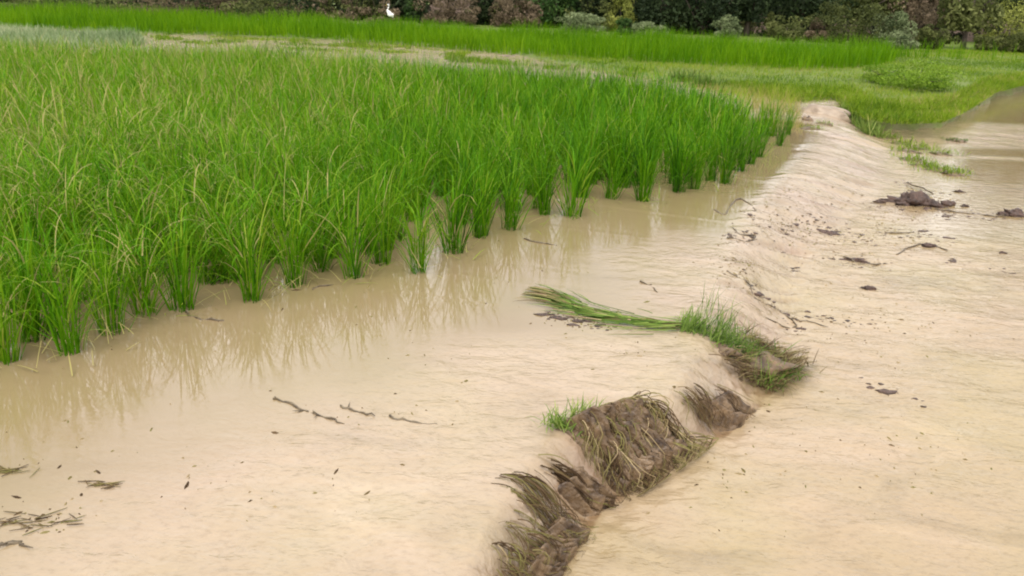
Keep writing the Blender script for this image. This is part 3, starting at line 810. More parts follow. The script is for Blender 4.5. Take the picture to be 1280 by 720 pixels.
# D: grassy knob at the corner
c = P(945, 440, -0.10); root = empty('matted_grass', (c.x, c.y, -0.2))
mb = MB(); V_, Q_ = blob((c.x, c.y, -0.17), (0.20, 0.10, 0.05), 5, 0.3, 26, 14); mb.add(V_, Q_)
p2 = P(890, 430, -0.03); V_, Q_ = blob((p2.x, p2.y, -0.075), (0.14, 0.07, 0.045), 8, 0.3, 26, 14); mb.add(V_, Q_)
put(mb.build('earth_lump', M_EARTH), root)
mb = MB(); rg = np.random.default_rng(9)
for (px, py, zz, n, h, az, sp_) in ((870, 425, 0.01, 120, 0.16, 0.7, 0.05), (900, 432, 0.02, 170, 0.13, 0.8, 0.06), (930, 440, 0.02, 200, 0.12, 0.6, 0.07), (955, 445, 0.03, 200, 0.12, 0.2, 0.06),
                                    (980, 452, 0.05, 50, 0.10, -0.5, 0.05), (960, 462, 0.05, 40, 0.09, -0.8, 0.05), (905, 418, 0.02, 30, 0.24, 1.1, 0.05), (950, 430, 0.03, 20, 0.22, 1.3, 0.04)):
    p = P(px, py, -0.05 if px < 925 else -0.12); mb.add(*tuft((p.x, p.y, zz), n, rg, h, (sp_, sp_ * 0.6), 0.006, (0.2, 1.5), (az, 1.1), (0.0, 0.7)))
put(mb.build('grass', M_TUFT), root)['kind'] = 'stuff'
mb = MB()
for (px, py, n) in ((985, 455, 150), (965, 468, 130), (930, 470, 90), (990, 445, 110), (960, 440, 150), (940, 436, 120), (972, 450, 130)):
    p = P(px, py, -0.18); mb.add(*tuft((p.x, p.y, 0.04), n, rg, 0.13, (0.05, 0.04), 0.006, (0.7, 1.7), (-0.4, 1.0), (0.1, 1.0), curv=(0.2, 1.0)))
put(mb.build('dead_grass', M_DEAD), root)['kind'] = 'stuff'
mb = hanging(6.85, 7.7, 190, np.random.default_rng(26), t0=(0.35, 0.8), length=(0.15, 0.4), thick=0.045, w=0.0055, drift=(-0.1, 0.12), tint=(0.0, 0.85), locks=44); put(mb.build('matted_strands', M_DEAD), root)['kind'] = 'stuff'
tag(root, 'knob of earth and matted olive grass at the bend of the bund', 'grass tuft')

# E: long wisp of laid-over green grass reaching left from the knob
line = [(852, 412), (820, 410), (785, 405), (750, 398), (715, 387), (685, 374), (656, 366)]
mb = MB(); rg = np.random.default_rng(10); c = P(760, 398, 0)
cl = catmull([np.array(P(a, b, 0)[:2]) for a, b in line], 8)
root = empty('laid_grass', (c.x, c.y, 0))
mbo = MB()
for k in range(640):
    i0 = rg.uniform(0, len(cl) - 8); ln_ = rg.uniform(5, 13); wob = rg.normal(0, 0.022) * (1.7 if i0 > 28 else 0.62) + (rg.normal(0, 0.05) if rg.uniform() < 0.08 else 0); dz = rg.uniform(0.006, 0.04)
    pts = []
    for j in range(6):
        u = min(len(cl) - 1.001, i0 + ln_ * j / 5); i = int(u); f = u - i; q = cl[i] * (1 - f) + cl[min(i + 1, len(cl) - 1)] * f
        fan_ = wob * (1 + j * 0.12)
        pts.append([q[0] + fan_ * 0.5, q[1] + fan_ * 1.2, dz * (1 - (j / 5) ** 2 * 0.8) + 0.004])
    pts = np.array(pts); w_ = rg.uniform(0.004, 0.008)
    sd_ = np.array([0.35, 0.8, 0.35]) * w_ / 2; taper = (1 - np.linspace(0, 1, 6) ** 2 * 0.8)[:, None]
    V = np.stack([pts - sd_ * taper, pts + sd_ * taper], 1).reshape(-1, 3)
    Qs = [(2 * j, 2 * j + 1, 2 * j + 3, 2 * j + 2) for j in range(5)]
    old = rg.uniform() < (0.75 if i0 > 33 else 0.2)
    (mbo if old else mb).add(V, np.array(Qs), None, rg.uniform(0.3, 1.0) if old else rg.uniform(0.0, 0.85))
put(mb.build('green_blades', M_TUFT), root)['kind'] = 'stuff'
put(mbo.build('brown_blades', M_DEAD), root)['kind'] = 'stuff'
mb = MB()
p = P(856, 412, 0); mb.add(*tuft((p.x, p.y, 0.01), 90, rg, 0.17, (0.03, 0.03), 0.006, (0.4, 1.2), (0.7, 0.35), (0.4, 0.95), curv=(0, 0.5)))
for px, py, n_ in ((885, 400, 12), (905, 408, 14), (922, 420, 14), (940, 428, 16), (960, 440, 12)):
    p = P(px, py, -0.03); mb.add(*tuft((p.x, p.y, 0.02), n_, rg, 0.19, (0.03, 0.03), 0.0045, (0.0, 0.5), (0.9, 0.8), (0.3, 0.9), curv=(0, 0.5)))
put(mb.build('shoots', M_TUFT), root)['kind'] = 'stuff'
tag(root, 'long wisp of green grass laid flat on the water with shoots lifting at its right end', 'grass wisp')


# ------------------------------------------------------------------ floating sticks, stalks and clods
def stick(pts, r, lab, name='floating_stick', cat='stick', twigs=0, mat=None, seed=0, group='sticks and stalks afloat on the muddy water', lift=0.003):
    rg = np.random.default_rng(seed + 500)
    low = lambda px, py: -DROP if pip(RIGHT, np.array([P(px, py, 0).x]), np.array([P(px, py, 0).y]))[0] else 0.0
    w = []
    for a in pts:
        p = P(a[0], a[1], low(a[0], a[1])); w.append(np.array([p.x, p.y]))
    w = catmull(w, 5); N = len(w)
    path = np.array([[x, y, 0] for x, y in w]); path[:, 2] = water(path[:, 0], path[:, 1])[0] + lift
    path[:, :2] += np.column_stack([vn(np.arange(N) * 0.6, 3.0, seed), vn(np.arange(N) * 0.9, 9.0, seed)]) * r * 2.2; path[:, 2] += r * 1.1 * vn(np.arange(N) * 0.7, 5.0, seed) - r * 0.25
    c = path[N // 2].copy(); root = empty(name, tuple(c))
    V_, Q_, T_ = tube(path, r * (1 - 0.5 * np.linspace(0, 1, N) ** 2) * (1 + 0.45 * vn(np.arange(N) * 0.9, 1.0, seed)), 6)
    mb = MB(); mb.add(V_, Q_, T_, 0.3); put(mb.build('stem', mat or M_TWIG), root)
    for k in range(twigs):
        i = rg.integers(1, N - 1); p0 = path[i]; a = rg.uniform(0, 6.28); L = rg.uniform(4, 9) * r
        q = np.array([p0 + np.array([math.cos(a), math.sin(a), 0.12]) * L * u + np.array([0, 0, 0.2]) * r for u in (0, 0.5, 1)])
        V_, Q_, T_ = tube(q, np.array([0.5, 0.35, 0.15]) * r, 5); mb = MB(); mb.add(V_, Q_, T_, 0.3); put(mb.build('twig', mat or M_TWIG), root)
    tag(root, lab, cat, group)
    return root


stick([(340, 498), (358, 503), (382, 515)], 0.006, 'short dark stick, left one of the row of three afloat on open water', seed=1, twigs=2)
stick([(393, 517), (408, 522), (430, 530)], 0.005, 'thin broken stick between the two larger floating sticks', seed=2, twigs=3)
stick([(424, 508), (445, 514), (468, 520)], 0.006, 'brown twig lying above the gap between its two neighbours in the floating row', seed=3, twigs=1)
stick([(486, 522), (512, 526), (548, 531)], 0.0075, 'straight stick, thickest and rightmost of the row afloat on open water', seed=4)
stick([(228, 392), (252, 399), (284, 402)], 0.008, 'dead rice stalk floating at the foot of the front rice clumps', 'floating_stalk', 'stalk', seed=5, mat=M_TWIG)
stick([(655, 298), (676, 304), (698, 307)], 0.007, 'dark stalk floating over the white sky reflection', 'floating_stalk', 'stalk', seed=6)
stick([(800, 352), (812, 358), (824, 366)], 0.005, 'tiny bent twig above the wisp of laid grass', seed=7)
stick([(390, 362), (400, 358), (418, 357)], 0.005, 'thin stalk on still water at the foot of the splayed rice clump', 'floating_stalk', 'stalk', seed=8)
stick([(0, 682), (16, 678), (36, 680)], 0.008, 'dark stick at the lower left corner below the drifted stems', seed=9, twigs=2)
stick([(905, 380), (925, 384), (940, 392)], 0.007, 'dark curved root poking out of the lower pool behind the grassy knob', 'root', 'root', seed=10, group='roots caught in the lower pool')
stick([(938, 402), (962, 392), (985, 400), (996, 408), (972, 412), (945, 410)], 0.006, 'looped root lying in the lower pool beside the grassy knob', 'root', 'root', seed=11, group='roots caught in the lower pool')
stick([(1172, 262), (1200, 266), (1235, 270), (1262, 270)], 0.012, 'long dark root trailing right from the black clod', 'root', 'root', seed=12, twigs=3, group='roots caught in the lower pool')
stick([(1135, 232), (1150, 238), (1165, 246)], 0.012, 'crooked root standing up behind the black clod', 'root', 'root', seed=13, twigs=2, group='roots caught in the lower pool', lift=0.03)
stick([(1120, 318), (1140, 308), (1165, 306), (1190, 316)], 0.008, 'thin arched root in front of the black clod', 'root', 'root', seed=14, twigs=3, group='roots caught in the lower pool')
stick([(1095, 290), (1120, 292), (1140, 290)], 0.008, 'short straight root just below the black clod', 'root', 'root', seed=15, twigs=2, group='roots caught in the lower pool')
stick([(1055, 322), (1075, 330), (1090, 330), (1110, 330)], 0.009, 'twig that lies over the flat brown clod in the lower pool', seed=16, twigs=2)
stick([(990, 400), (1010, 402), (1035, 408)], 0.006, 'faint thin twig right of the looped root', seed=17, twigs=1)
stick([(893, 262), (905, 268), (920, 282), (938, 296)], 0.010, 'root running down the spill below the rice corner', 'root', 'root', seed=18, group='roots caught in the lower pool')
stick([(908, 322), (922, 330), (938, 326), (930, 334), (905, 336)], 0.008, 'tangled brown root at the foot of the spill', 'root', 'root', seed=19, twigs=4, group='roots caught in the lower pool')


def clod(px, py, w, d, h, lab, seed, extra=(), name='mud_clod', cat='clod', mat=None, level=-DROP, group='dark clods standing out of the lower pool'):
    c = P(px, py, level); root = empty(name, (c.x, c.y, level))
    mb = MB(); V_, Q_ = blob((c.x, c.y, level), (w / 2, d / 2, h), seed, 0.6, 40, 24, 2.2); mb.add(V_, Q_); put(mb.build('clod_body', mat or M_CLOD), root)
    for k, (dx, dy, s_) in enumerate(extra):
        mb = MB(); V_, Q_ = blob((c.x + dx, c.y + dy, level), (w / 2 * s_, d / 2 * s_, h * s_), seed + 7 + k, 0.65, 24, 14, 2.4); mb.add(V_, Q_); put(mb.build('lump', mat or M_CLOD), root)
    tag(root, lab, cat, group)
    return root


clod(1136, 255, 0.40, 0.26, 0.10, 'black clod, largest in the lower pool, with roots around it', 3, ((0.26, -0.07, 0.5), (-0.30, 0.02, 0.28), (0.42, 0.02, 0.4), (0.12, 0.12, 0.4), (0.60, -0.02, 0.2)))
clod(1268, 269, 0.26, 0.14, 0.05, 'dark flat clod at the right edge of the photograph', 5, ((-0.12, -0.01, 0.6),))
clod(1198, 240, 0.11, 0.07, 0.02, 'small dark clod behind the black clod, by the still water', 8)
clod(1070, 326, 0.13, 0.10, 0.02, 'flat brown clod with a twig over it in the lower pool', 9, ((0.07, 0.04, 0.5),))
clod(1087, 361, 0.09, 0.06, 0.018, 'single reddish brown clod on the open lower pool', 11)
clod(1160, 308, 0.12, 0.06, 0.022, 'dark crumb of earth under the arched root', 12)
clod(1020, 290, 0.22, 0.12, 0.018, 'low crumbly patch of brown earth at the foot of the spill', 13, ((0.14, -0.06, 0.5), (-0.15, 0.03, 0.5), (0.05, -0.12, 0.4)), mat=M_CLOD)
clod(1253, 317, 0.07, 0.05, 0.016, 'small clod alone toward the right edge below the flat dark clod', 14)
clod(915, 330, 0.12, 0.07, 0.02, 'brown clod under the tangled root at the foot of the spill', 15, level=-0.16)

# small flecks of leaf and earth that nobody could count
mb = MB(); rg = np.random.default_rng(77)
zones = [((60, 560), (200, 40), 50, 0), ((60, 650), (60, 22), 60, 0), ((300, 600), (250, 40), 80, 0), ((430, 515), (150, 25), 40, 0), ((540, 460), (60, 30), 25, 0), ((735, 400), (60, 14), 150, 0),
         ((1080, 285), (110, 45), 420, 1), ((1000, 300), (60, 25), 330, 1), ((1100, 400), (150, 60), 160, 1), ((1150, 260), (110, 30), 260, 1), ((960, 470), (60, 50), 120, 1),
         ((900, 590), (120, 60), 90, 1), ((1100, 560), (150, 90), 120, 1), ((925, 330), (40, 16), 130, 0), ((980, 240), (50, 35), 120, 0), ((400, 300), (900, 200), 260, 0), ((780, 440), (90, 20), 40, 0)]
pp = []
for (cx, cy), (sx, sy), n, lowf in zones:
    for k in range(n):
        px, py = rg.normal(cx, sx / 2), rg.normal(cy, sy / 2)
        if py < 120 or py > 760: continue
        p = P(px, py, -DROP if lowf else 0)
        if rg.uniform() < (0.45 if py > 420 else 0.85): pp.append((p.x, p.y))
pp = np.array(pp); pp = pp[~pip(NEARPOLY, pp[:, 0], pp[:, 1])]
zz = water(pp[:, 0], pp[:, 1])[0]
for (x, y), z in zip(pp, zz):
    s = min(0.02, rg.lognormal(-5.2, 0.6)); a = rg.uniform(0, 3.14); e = rg.uniform(1.3, 4.5); k = rg.integers(5, 8)
    an = np.linspace(0, 6.283, k, endpoint=False) + rg.uniform(-0.25, 0.25, k); rr_ = rg.uniform(0.6, 1.1, k)
    lx = np.cos(an) * s * rr_ * math.sqrt(e); ly = np.sin(an) * s * rr_ / math.sqrt(e)
    V = np.column_stack([x + lx * math.cos(a) - ly * math.sin(a), y + lx * math.sin(a) + ly * math.cos(a), np.full(k, z - 0.001)])
    top = np.array([[x, y, z + 0.004 + s * 0.15]])
    mb.add(np.vstack([V, top]), None, [(i, (i + 1) % k, k) for i in range(k)], rg.uniform(0.0, 0.9))
tag(mb.build('floating_debris', M_DEAD, smooth=False), kind='stuff')

# crumbs of wet earth strung out along the current
mb = MB(); rg = np.random.default_rng(78)
for line_, n in (([(975, 305), (1005, 285), (1050, 290), (1085, 302)], 110), ([(1095, 290), (1150, 292), (1185, 302)], 50), ([(1150, 262), (1210, 270), (1285, 274)], 90), ([(1035, 328), (1110, 331)], 35),
                 ([(900, 335), (940, 325)], 40), ([(1120, 226), (1185, 252)], 50), ([(920, 383), (960, 388), (1000, 412)], 50), ([(1005, 396), (1085, 406)], 30), ([(1090, 255), (1180, 262)], 70),
                 ([(930, 290), (960, 320), (1000, 340)], 40), ([(680, 392), (760, 408)], 60), ([(1180, 330), (1270, 340)], 20), ([(1060, 470), (1160, 500)], 12)):
    c_ = catmull([np.array(a, float) for a in line_], 6) if len(line_) > 2 else np.array(line_, float)
    for k in range(n):
        u = rg.uniform(0, len(c_) - 1.001); i = int(u); q = c_[i] * (1 - u + i) + c_[i + 1] * (u - i); q = q + rg.normal(0, (6, 3.5))
        left_ = not pip(RIGHT, np.array([P(*q, 0).x]), np.array([P(*q, 0).y]))[0]
        p = P(q[0], q[1], 0 if left_ else -DROP); s_ = min(0.03, rg.lognormal(-4.95, 0.6))
        V_, Q_ = blob((p.x, p.y, wz(p.x, p.y)), (s_ * rg.uniform(1, 2.2), s_ * rg.uniform(0.7, 1.3), s_ * 0.35), int(rg.integers(1, 99)), 0.5, 7, 4)
        mb.add(V_, Q_)
tag(mb.build('mud_crumbs', M_CLOD), kind='stuff')

# drifted stems at lower left
for i, (px, py, lab) in enumerate(((50, 652, 'loose drift of olive stems afloat near the lower left corner'), (122, 606, 'small dark knot of drifted stems above the lower left drift'), (8, 588, 'faint olive drift of stems at the left edge of the water'))):
    c = P(px, py, 0); root = empty('drifted_stems', (c.x, c.y, 0)); mb = MB(); rg = np.random.default_rng(90 + i)
    for k in range(26 if i == 0 else 16):
        s_ = 0.07 if i == 0 else 0.035
        x0, y0 = rg.normal(0, s_), rg.normal(0, s_ * 0.35); a = rg.normal(-0.15, 0.5); L = rg.uniform(0.03, 0.09)
        q = np.array([[c.x + x0 + math.cos(a) * L * u, c.y + y0 + math.sin(a) * L * u + 0.01 * math.sin(u * 3), 0.004] for u in (-0.5, 0, 0.5)])
        V_, Q_, T_ = tube(q, np.array([0.6, 1, 0.4]) * rg.uniform(0.0015, 0.003), 4); mb.add(V_, Q_, T_, rg.uniform(0.2, 0.8))
    put(mb.build('stems', M_DEAD), root)['kind'] = 'stuff'
    tag(root, lab, 'plant debris', 'drifts of stems afloat at the lower left')

# ------------------------------------------------------------------ far end of the bund
c = P(1028, 141, 0); root = empty('mud_mound', (c.x, c.y, -0.1))
mb = MB(); V_, Q_ = blob((c.x + 0.05, c.y + 0.1, -0.10), (0.46, 0.38, 0.20), 21, 0.22, 36, 20, 2.0); mb.add(V_, Q_); put(mb.build('mound_body', M_PALE), root)
mb = MB(); q = P(1010, 150, 0); V_, Q_ = blob((q.x, q.y, -0.02), (0.09, 0.10, 0.07), 25, 0.4, 18, 12, 3); mb.add(V_, Q_); put(mb.build('lump', M_EARTH), root)
tag(root, 'pale bare mud mound at the far end of the bund beside the green bank', 'mud mound')


def water_tuft(name, spots, h, w, mat, lab, seed, cat='grass tuft', group=None, level=-DROP, tint=(0.2, 0.9), lean=(0.1, 0.9), spread=0.10, n=120):
    rg = np.random.default_rng(seed); c = P(*spots[0], level); root = empty(name, (c.x, c.y, level)); mb = MB(); me_ = MB()
    for i, (px, py) in enumerate(spots):
        p = P(px, py, level)
        q = np.column_stack([rg.normal(p.x, spread, n), rg.normal(p.y, spread * 0.7, n), np.full(n, level)])
        q[:, 2] = water(q[:, 0], q[:, 1])[0] + 0.01
        V_, Q_, T_, I_ = blades(q, rg.uniform(0, 6.28, n), rg.uniform(*lean, n), h * rg.uniform(0.5, 1.2, n), rg.uniform(0.1, 1.0, n), w * rg.uniform(0.7, 1.3, n), 3, rg.uniform(-1, 1, n), 0.5)
        mb.add(V_, Q_, T_, rg.uniform(*tint, n)[I_])
        V_, Q_ = blob((p.x, p.y, wz(p.x, p.y) - 0.01), (spread * 1.2, spread, 0.035), seed + i, 0.3, 14, 8); me_.add(V_, Q_)
    put(mb.build('grass_blades', mat), root)['kind'] = 'stuff'; put(me_.build('root_mat', M_EARTH), root)['kind'] = 'stuff'
    tag(root, lab, cat, group)


GT = 'grass tufts standing out of the spill'
water_tuft('grass_tuft', [(1062, 156), (1076, 164), (1088, 172)], 0.27, 0.013, M_TUFT, 'leafy green tuft beside the pale mud mound', 31, group=GT, spread=0.11, n=260, tint=(0.3, 1.0))
water_tuft('grass_tuft', [(1108, 172), (1128, 180), (1150, 186), (1135, 190), (1175, 192)], 0.12, 0.011, M_GRASS, 'thin olive grass awash right of the leafy tuft', 32, group=GT, spread=0.14, n=80)
water_tuft('grass_tuft', [(1140, 200), (1155, 207), (1172, 213), (1190, 217)], 0.11, 0.011, M_GRASS, 'drowned yellow green grass at the margin of the still brown pool', 33, group=GT, spread=0.14, n=110)
water_tuft('grass_tuft', [(1030, 158), (1010, 165)], 0.07, 0.008, M_GRASS, 'low sparse grass on the crest of the bund near the mud mound', 34, group=GT, spread=0.12, n=60, level=-0.05)
water_tuft('grass_tuft', [(1190, 176), (1200, 177)], 0.06, 0.010, M_TUFT, 'small dark tuft alone in the pale streak of the lower pool', 35, group=GT, spread=0.08, n=60, tint=(0.0, 0.5))
for (px, py, lab, s) in ((856, 102, 'dark green tuft behind the far right end of the rice', 41), (884, 108, 'brownish tuft beside the dark tuft behind the rice', 42)):
    water_tuft('grass_tuft', [(px, py)], 0.34, 0.014, M_TUFT, lab, s, group='tufts on the dyke behind the rice', level=0.0, spread=0.22, n=220, tint=(0.0, 0.6))
water_tuft('grass_tuft', [(152, 53), (160, 53)], 0.45, 0.02, M_WEED, 'dark round weed clump on the far dyke at the left', 43, group='tufts on the dyke behind the rice', level=0.0, spread=0.22, n=200, tint=(0.0, 0.35))


# ------------------------------------------------------------------ shrubs, trees
def crown_mesh(c, r, n, rng, size, nclump=14, low=0.15, tspread=0.25):
    """many small leaf faces gathered in clumps through an ellipsoid"""
    c = np.array(c); r = np.array(r)
    aa = rng.uniform(0, 6.283, nclump); zz = rng.uniform(-1, 1, nclump) ** 1; zz = np.where(rng.uniform(0, 1, nclump) < 0.35, -rng.uniform(0.55, 1, nclump), zz); rd = 0.95 * np.sqrt(rng.uniform(0.1, 1, nclump)) * np.sqrt(1 - np.clip(zz, 0, 0.98) ** 2) * (1 - 0.25 * np.clip(-zz, 0, 1)); cc = np.column_stack([rd * np.cos(aa), rd * np.sin(aa), zz * 0.85])
    cr_ = rng.uniform(0.22, 0.42, nclump); tc = rng.uniform(0, 1, nclump)
    k = rng.integers(0, nclump, n); q = rng.normal(0, 1, (n, 3)); q /= np.linalg.norm(q, axis=1)[:, None]
    p = cc[k] + q * (cr_[k] * rng.uniform(0.5, 1.05, n) ** 0.5)[:, None]
    P3 = c + p * r; P3[:, 2] = np.maximum(P3[:, 2], c[2] - r[2] * 0.98)
    a = rng.normal(0, 1, (n, 3)); a /= np.linalg.norm(a, axis=1)[:, None]; b_ = np.cross(a, rng.normal(0, 1, (n, 3))); b_ /= np.linalg.norm(b_, axis=1)[:, None]
    s = (size * rng.uniform(0.6, 1.4, n))[:, None]
    V = np.stack([P3 - a * s, P3 + b_ * s * 0.45, P3 + a * s, P3 - b_ * s * 0.45], 1).reshape(-1, 3)
    Qs = np.arange(n * 4).reshape(-1, 4)
    T = np.clip(0.5 + (tc[k] - 0.5) * 0.7 + rng.normal(0, tspread * 0.5, n), 0, 1)
    mb = MB(); mb.add(V, Qs, None, np.repeat(T, 4)); return mb


def gz(x, y): return float(land_z(np.array([x], float), np.array([y], float))[0][0])


def plant(px, dist, width, height, kind, lab, seed, cat='shrub', trunk=None, n=1800, size=0.09, group=None, name=None, base=None):
    """a shrub (leaves to the ground) or a tree (bare trunk of height trunk)"""
    rng = np.random.default_rng(seed); p = Pd(px, 30, dist); x, y = p.x, dist; g = gz(x, y) if base is None else base; width *= 1.15
    root = empty(name or ('tree' if trunk is not None else 'shrub'), (x, y, g), 0)
    th = trunk if trunk is not None else 0.05; rz_ = (height - th) / 2
    c = (x, y, g + th + rz_)
    # trunk and limbs
    mt = MB(); r0_ = 0.035 * height ** 0.8 if trunk is not None else 0.03
    top = np.array([x + rng.normal(0, 0.1), y, g + th + rz_ * 1.1])
    path = np.array([[x, y, g - 0.1], [x + rng.normal(0, 0.04), y, g + th * 0.5], [x + rng.normal(0, 0.08), y, g + th + 0.1], top])
    V_, Q_, T_ = tube(path, [r0_ * 1.3, r0_, r0_ * 0.8, r0_ * 0.3], 8); mt.add(V_, Q_, T_)
    for k in range(7):
        a = rng.uniform(0, 6.28); s_ = path[2] * 0.7 + path[1] * 0.3; e = np.array([x + math.cos(a) * width * 0.4, y + math.sin(a) * width * 0.4, g + th + rz_ * rng.uniform(0.5, 1.6)])
        md = (s_ + e) / 2 + np.array([0, 0, 0.1 * height * rng.uniform(-0.5, 1)])
        V_, Q_, T_ = tube(np.array([s_, md, e]), [r0_ * 0.5, r0_ * 0.3, r0_ * 0.12], 5); mt.add(V_, Q_, T_)
    put(mt.build('trunk' if trunk is not None else 'stem', M_BARK), root)
    mb = crown_mesh(c, (width / 2, width / 2, rz_ * 1.02), n, rng, size, nclump=max(10, int(n / 120)))
    o = put(mb.build('crown' if trunk is not None else 'foliage', M_F[kind]), root)
    tag(root, lab, cat, group)
    return root


GS = 'shrubs along the far edge of the field'; GTR = 'trees beyond the far field'
# dark big trees whose lowest boughs come down to the field (x px, distance, width, height)
for i, (px, d, w, h, kd, tr, lab) in enumerate([
    (30, 60, 8, 6, 'dark', 0.5, 'dark tree at the far left end of the tree line'),
    (140, 58, 7, 6, 'dark', 0.5, 'dark tree left of the brown gap in the tree line'),
    (395, 56, 5, 6, 'olive', 0.8, 'olive tree left of the wide dark tree near the white bird'),
    (455, 50, 5.0, 7, 'dark', 0.05, 'wide dark tree directly left of the white bird'),
    (500, 49, 2.4, 5, 'dark', 0.05, 'dark tree directly right of the white bird'),
    (523, 48, 1.4, 4, 'green', 0.1, 'slim green tree at the left end of the brown thicket'),
    (605, 47, 1.8, 5, 'dark', 0.1, 'dark tree between the two brown thickets'),
    (690, 47, 2.4, 6, 'green', 0.1, 'deep green tree right of the brown thickets'),
    (740, 48, 3.4, 6, 'dark', 0.2, 'dark tree behind the pale low shrub'),
    (822, 45, 3.2, 6, 'dark', 0.05, 'very dark tree above the small round shrub'),
    (880, 45, 3.4, 7, 'dark', 0.05, 'very dark tree at the middle of the right hand wood'),
    (935, 45, 1.6, 6, 'dark', 0.8, 'dark tree with bare trunk beside the cream earth gap'),
    (1000, 46, 4.2, 6, 'dark', 1.0, 'dark tree over the reddish stems'),
    (1075, 48, 3.2, 6, 'olive', 0.8, 'olive tree behind the tall sage shrubs'),
    (1150, 48, 4.0, 6, 'brown', 0.9, 'brownish tree left of the tree with the clear trunk'),
    (1210, 40, 2.4, 4.5, 'olive', 0.85, 'tree with a clear dark trunk near the right edge'),
    (1275, 47, 4.0, 6, 'dark', 1.5, 'dark tree behind the yellow green hedge at the right edge'),
]):
    plant(px, d, w, h, kd, lab, 700 + i, 'tree', trunk=tr, n=6000 if w > 3 else 3600, size=0.11, group=GTR)
for i, (px, d, w, h, kd, lab) in enumerate([
    (20, 41, 5.0, 0.9, 'olive', 'low olive shrub at the far left end of the far field'),
    (120, 42, 5.0, 1.0, 'olive', 'low olive shrub between the far left end and the brown dry shrub'),
    (205, 43, 3.0, 1.0, 'brown', 'brown dry shrub left of its twin on the thin distant edge'),
    (265, 45, 3.0, 1.0, 'brown', 'brown dry shrub beside the olive shrub on the thin distant edge'),
    (330, 44, 3.0, 1.2, 'olive', 'olive shrub between brown shrub and dark tree'),
    (545, 45, 1.7, 1.6, 'brown', 'pinkish brown thicket right of the slim green tree'),
    (578, 45, 1.7, 1.7, 'brown', 'second pinkish brown thicket, against the dark tree between the thickets'),
    (635, 45, 1.5, 1.7, 'brown', 'brown thicket just right of the dark tree between the thickets'),
    (660, 45, 1.2, 1.3, 'brown', 'brown thicket next to the deep green tree'),
    (728, 42, 2.2, 0.85, 'sage', 'pale low spreading shrub in front of the dark tree'),
    (775, 45, 1.6, 2.2, 'yellow', 'ochre leaved shrub between two dark trees'),
    (781, 41, 0.8, 0.75, 'green', 'small round dark shrub at the field margin'),
    (812, 41, 1.6, 0.6, 'sage', 'pale grassy shrub right of the small round shrub'),
    (911, 40.5, 1.1, 1.0, 'sage', 'pale olive bush under the dark trees'),
    (985, 40.5, 1.5, 1.15, 'olive', 'olive bush right of the cream earth gap'),
    (1022, 41, 1.0, 1.0, 'brown', 'reddish brown bush with dark stems'),
    (1042, 41, 1.9, 1.9, 'olive', 'tall olive bush right of the reddish bush'),
    (1088, 40, 1.8, 1.8, 'olive', 'tall grey green bush left of the sage bushes'),
    (1118, 39.5, 1.7, 1.5, 'sage', 'large sage coloured bush'),
    (1130, 37.5, 1.2, 0.75, 'sage', 'low pale sage bush that hangs over the field margin'),
    (1168, 39, 1.3, 1.1, 'olive', 'dry olive bush left of the clear dark trunk'),
    (1158, 42, 1.7, 1.8, 'brown', 'brown bush behind the dry olive bush'),
    (1236, 39, 0.9, 0.8, 'olive', 'low olive bush right of the clear dark trunk'),
    (1265, 41, 2.6, 2.4, 'yellow', 'yellow green hedge shrub at the right edge'),
    (1275, 38.5, 1.2, 0.9, 'olive', 'low olive bush under the yellow green hedge'),
]):
    plant(px, d, w, h, kd, lab, 800 + i, 'shrub', n=4200, size=0.055, group=GS)
# pale green mound of growth on the land at the right
plant(1160, 18.8, 1.5, 0.58, 'lime', 'rounded pale green bush on the grass plot at the right', 900, 'bush', n=7000, size=0.024)
plant(1122, 20.0, 1.1, 0.42, 'lime', 'smaller pale green bush at the left shoulder of the rounded one', 901, 'bush', n=3500, size=0.024)
# wood that reads as one mass behind the single trees
mb = MB(); rng = np.random.default_rng(55)
for k in range(46):
    x = -46 + k * 2.1 + rng.normal(0, 0.6); y = 55 + rng.normal(0, 1.2); h = rng.uniform(9.5, 13)
    s = crown_mesh((x, y, h / 2 - 0.2), (2.2, 1.9, h / 2), 4200, rng, 0.20, 44)
    mb.add(s.V[0], s.Q[0], None, s.A[0] * 0.8)
tag(mb.build('treeline', M_F['dark']), kind='stuff')
for kd, sd0, dens in (('olive', 61, 0.1), ('brown', 62, 0.25), ('dark', 63, -0.2)):
    mb = MB(); rng = np.random.default_rng(sd0)
    for k in range(150):
        x = rng.uniform(-30, 40); y = rng.uniform(44, 51)
        if float(vn(np.array(x * 0.22), np.array(y * 0.3), sd0)) < dens: continue
        h = rng.uniform(0.7, 2.2); w_ = rng.uniform(0.4, 1.1)
        s = crown_mesh((x, y, h / 2), (w_, w_, h / 2), 500, rng, 0.075, 9, tspread=0.5); mb.add(s.V[0], s.Q[0], None, s.A[0])
        for j in range(3):
            a = rng.normal(0, 0.35); V_, Q_, T_ = tube(np.array([[x, y, 0], [x + a * 0.5, y - 0.1, h * 0.6], [x + a * 1.3, y, h * 1.25]]), [0.025, 0.018, 0.006], 4); mb.add(V_, Q_, T_, 0.0)
    tag(mb.build('undergrowth', M_F[kd]), kind='stuff')
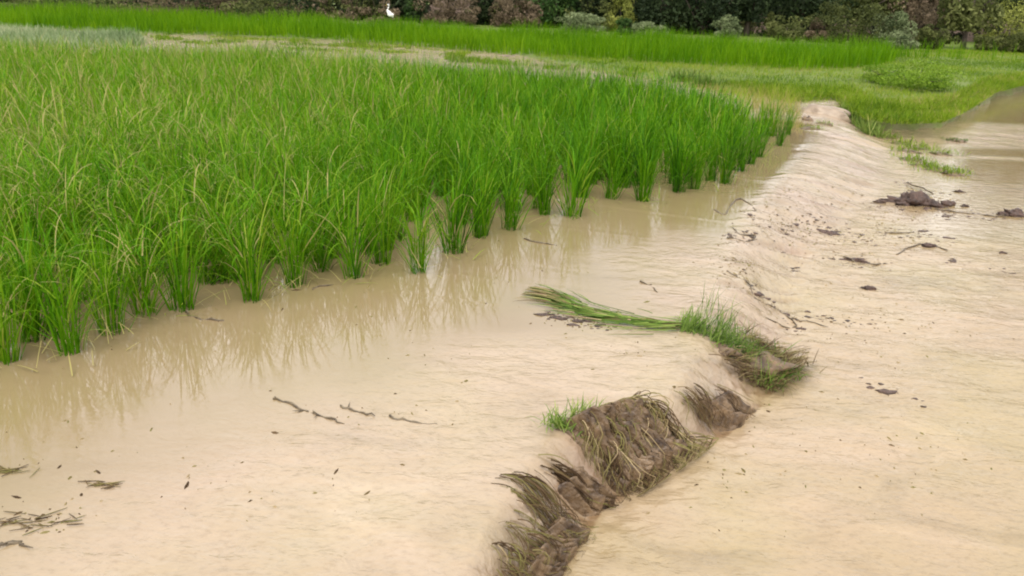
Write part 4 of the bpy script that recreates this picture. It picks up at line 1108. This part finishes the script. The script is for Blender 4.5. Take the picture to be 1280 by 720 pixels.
# bare earth banks at the foot of the wood
for px, wd, hh in ((600, 7.5, 1.5), (955, 2.5, 1.0), (1068, 2.2, 1.3), (1245, 4.5, 1.2)):
    p = Pd(px, 20, 51.0); n_ = 40; V = []; prf = [(-1.6, -0.25), (-0.9, 0.3), (-0.3, 0.7), (0.4, 0.95), (1.2, 1.0), (2.4, 0.9)]
    for i in range(n_ + 1):
        u = i / n_; e = max(0.0, math.sin(math.pi * u)) ** 0.4
        for j, (dy, dz) in enumerate(prf):
            x = p.x + (u - 0.5) * wd; V.append((x, 51 + dy, -0.2 + e * (hh * dz + 0.2) + 0.12 * float(vn(x * 1.3, j * 1.3, 88)) * e))
    nq = len(prf); Qs = [(i * nq + j, (i + 1) * nq + j, (i + 1) * nq + j + 1, i * nq + j + 1) for i in range(n_) for j in range(nq - 1)]
    mb = MB(); mb.add(V, Qs); tag(mb.build('embankment', M_BANK), kind='structure')

# ------------------------------------------------------------------ white bird at the far edge of the field
p = Pd(487, 22, 39.0); g = gz(p.x, p.y); root = empty('white_egret', (p.x, p.y, g), 0)
# one continuous body, neck and head grown along a spine (side view to the camera, head to the left)
spine = [(0.20, 0.60, 0.015), (0.14, 0.66, 0.05), (0.05, 0.74, 0.095), (-0.03, 0.82, 0.105), (-0.09, 0.90, 0.075), (-0.11, 0.97, 0.045), (-0.08, 1.04, 0.034), (-0.03, 1.10, 0.030),
         (-0.02, 1.16, 0.030), (-0.05, 1.20, 0.036), (-0.09, 1.205, 0.030), (-0.12, 1.20, 0.012)]
pa = np.array([[p.x + a, p.y, g + b - 0.10] for a, b, r in spine]); V_, Q_, T_ = tube(pa, [r for a, b, r in spine], 12)
mb = MB(); mb.add(V_, Q_, T_); put(mb.build('body', M_WHITE), root)
V_, Q_, T_ = tube(np.array([pa[-1] + [0.01, 0, 0], pa[-1] + [-0.06, 0, -0.008], pa[-1] + [-0.12, 0, -0.02]]), [0.012, 0.008, 0.002], 6)
mb = MB(); mb.add(V_, Q_, T_); put(mb.build('beak', M_BEAK), root)
for s in (-1, 1):
    V_, Q_ = blob((p.x + 0.05, p.y + s * 0.085, g + 0.63), (0.16, 0.03, 0.085), 3 + s, 0.08, 16, 10); mb = MB(); mb.add(V_, Q_); put(mb.build('wing', M_WHITE), root)
    x0 = p.x - 0.01; V_, Q_, T_ = tube(np.array([[x0, p.y + s * 0.03, g + 0.62], [x0 - 0.02, p.y + s * 0.03, g + 0.32], [x0 + 0.01, p.y + s * 0.03, g + 0.0]]), [0.012, 0.009, 0.008], 6)
    mb = MB(); mb.add(V_, Q_, T_)
    for a in (-0.5, 0, 0.5, 3.14):
        V_, Q_, T_ = tube(np.array([[x0 + 0.01, p.y + s * 0.03, g + 0.01], [x0 - 0.06 * math.cos(a), p.y + s * 0.03 + 0.06 * math.sin(a), g + 0.005]]), [0.006, 0.004], 5); mb.add(V_, Q_, T_)
    put(mb.build('leg', M_LEGS), root)
root.scale = (0.85, 0.85, 0.9)
tag(root, 'white egret standing at the far edge of the rice before the dark trees', 'bird')
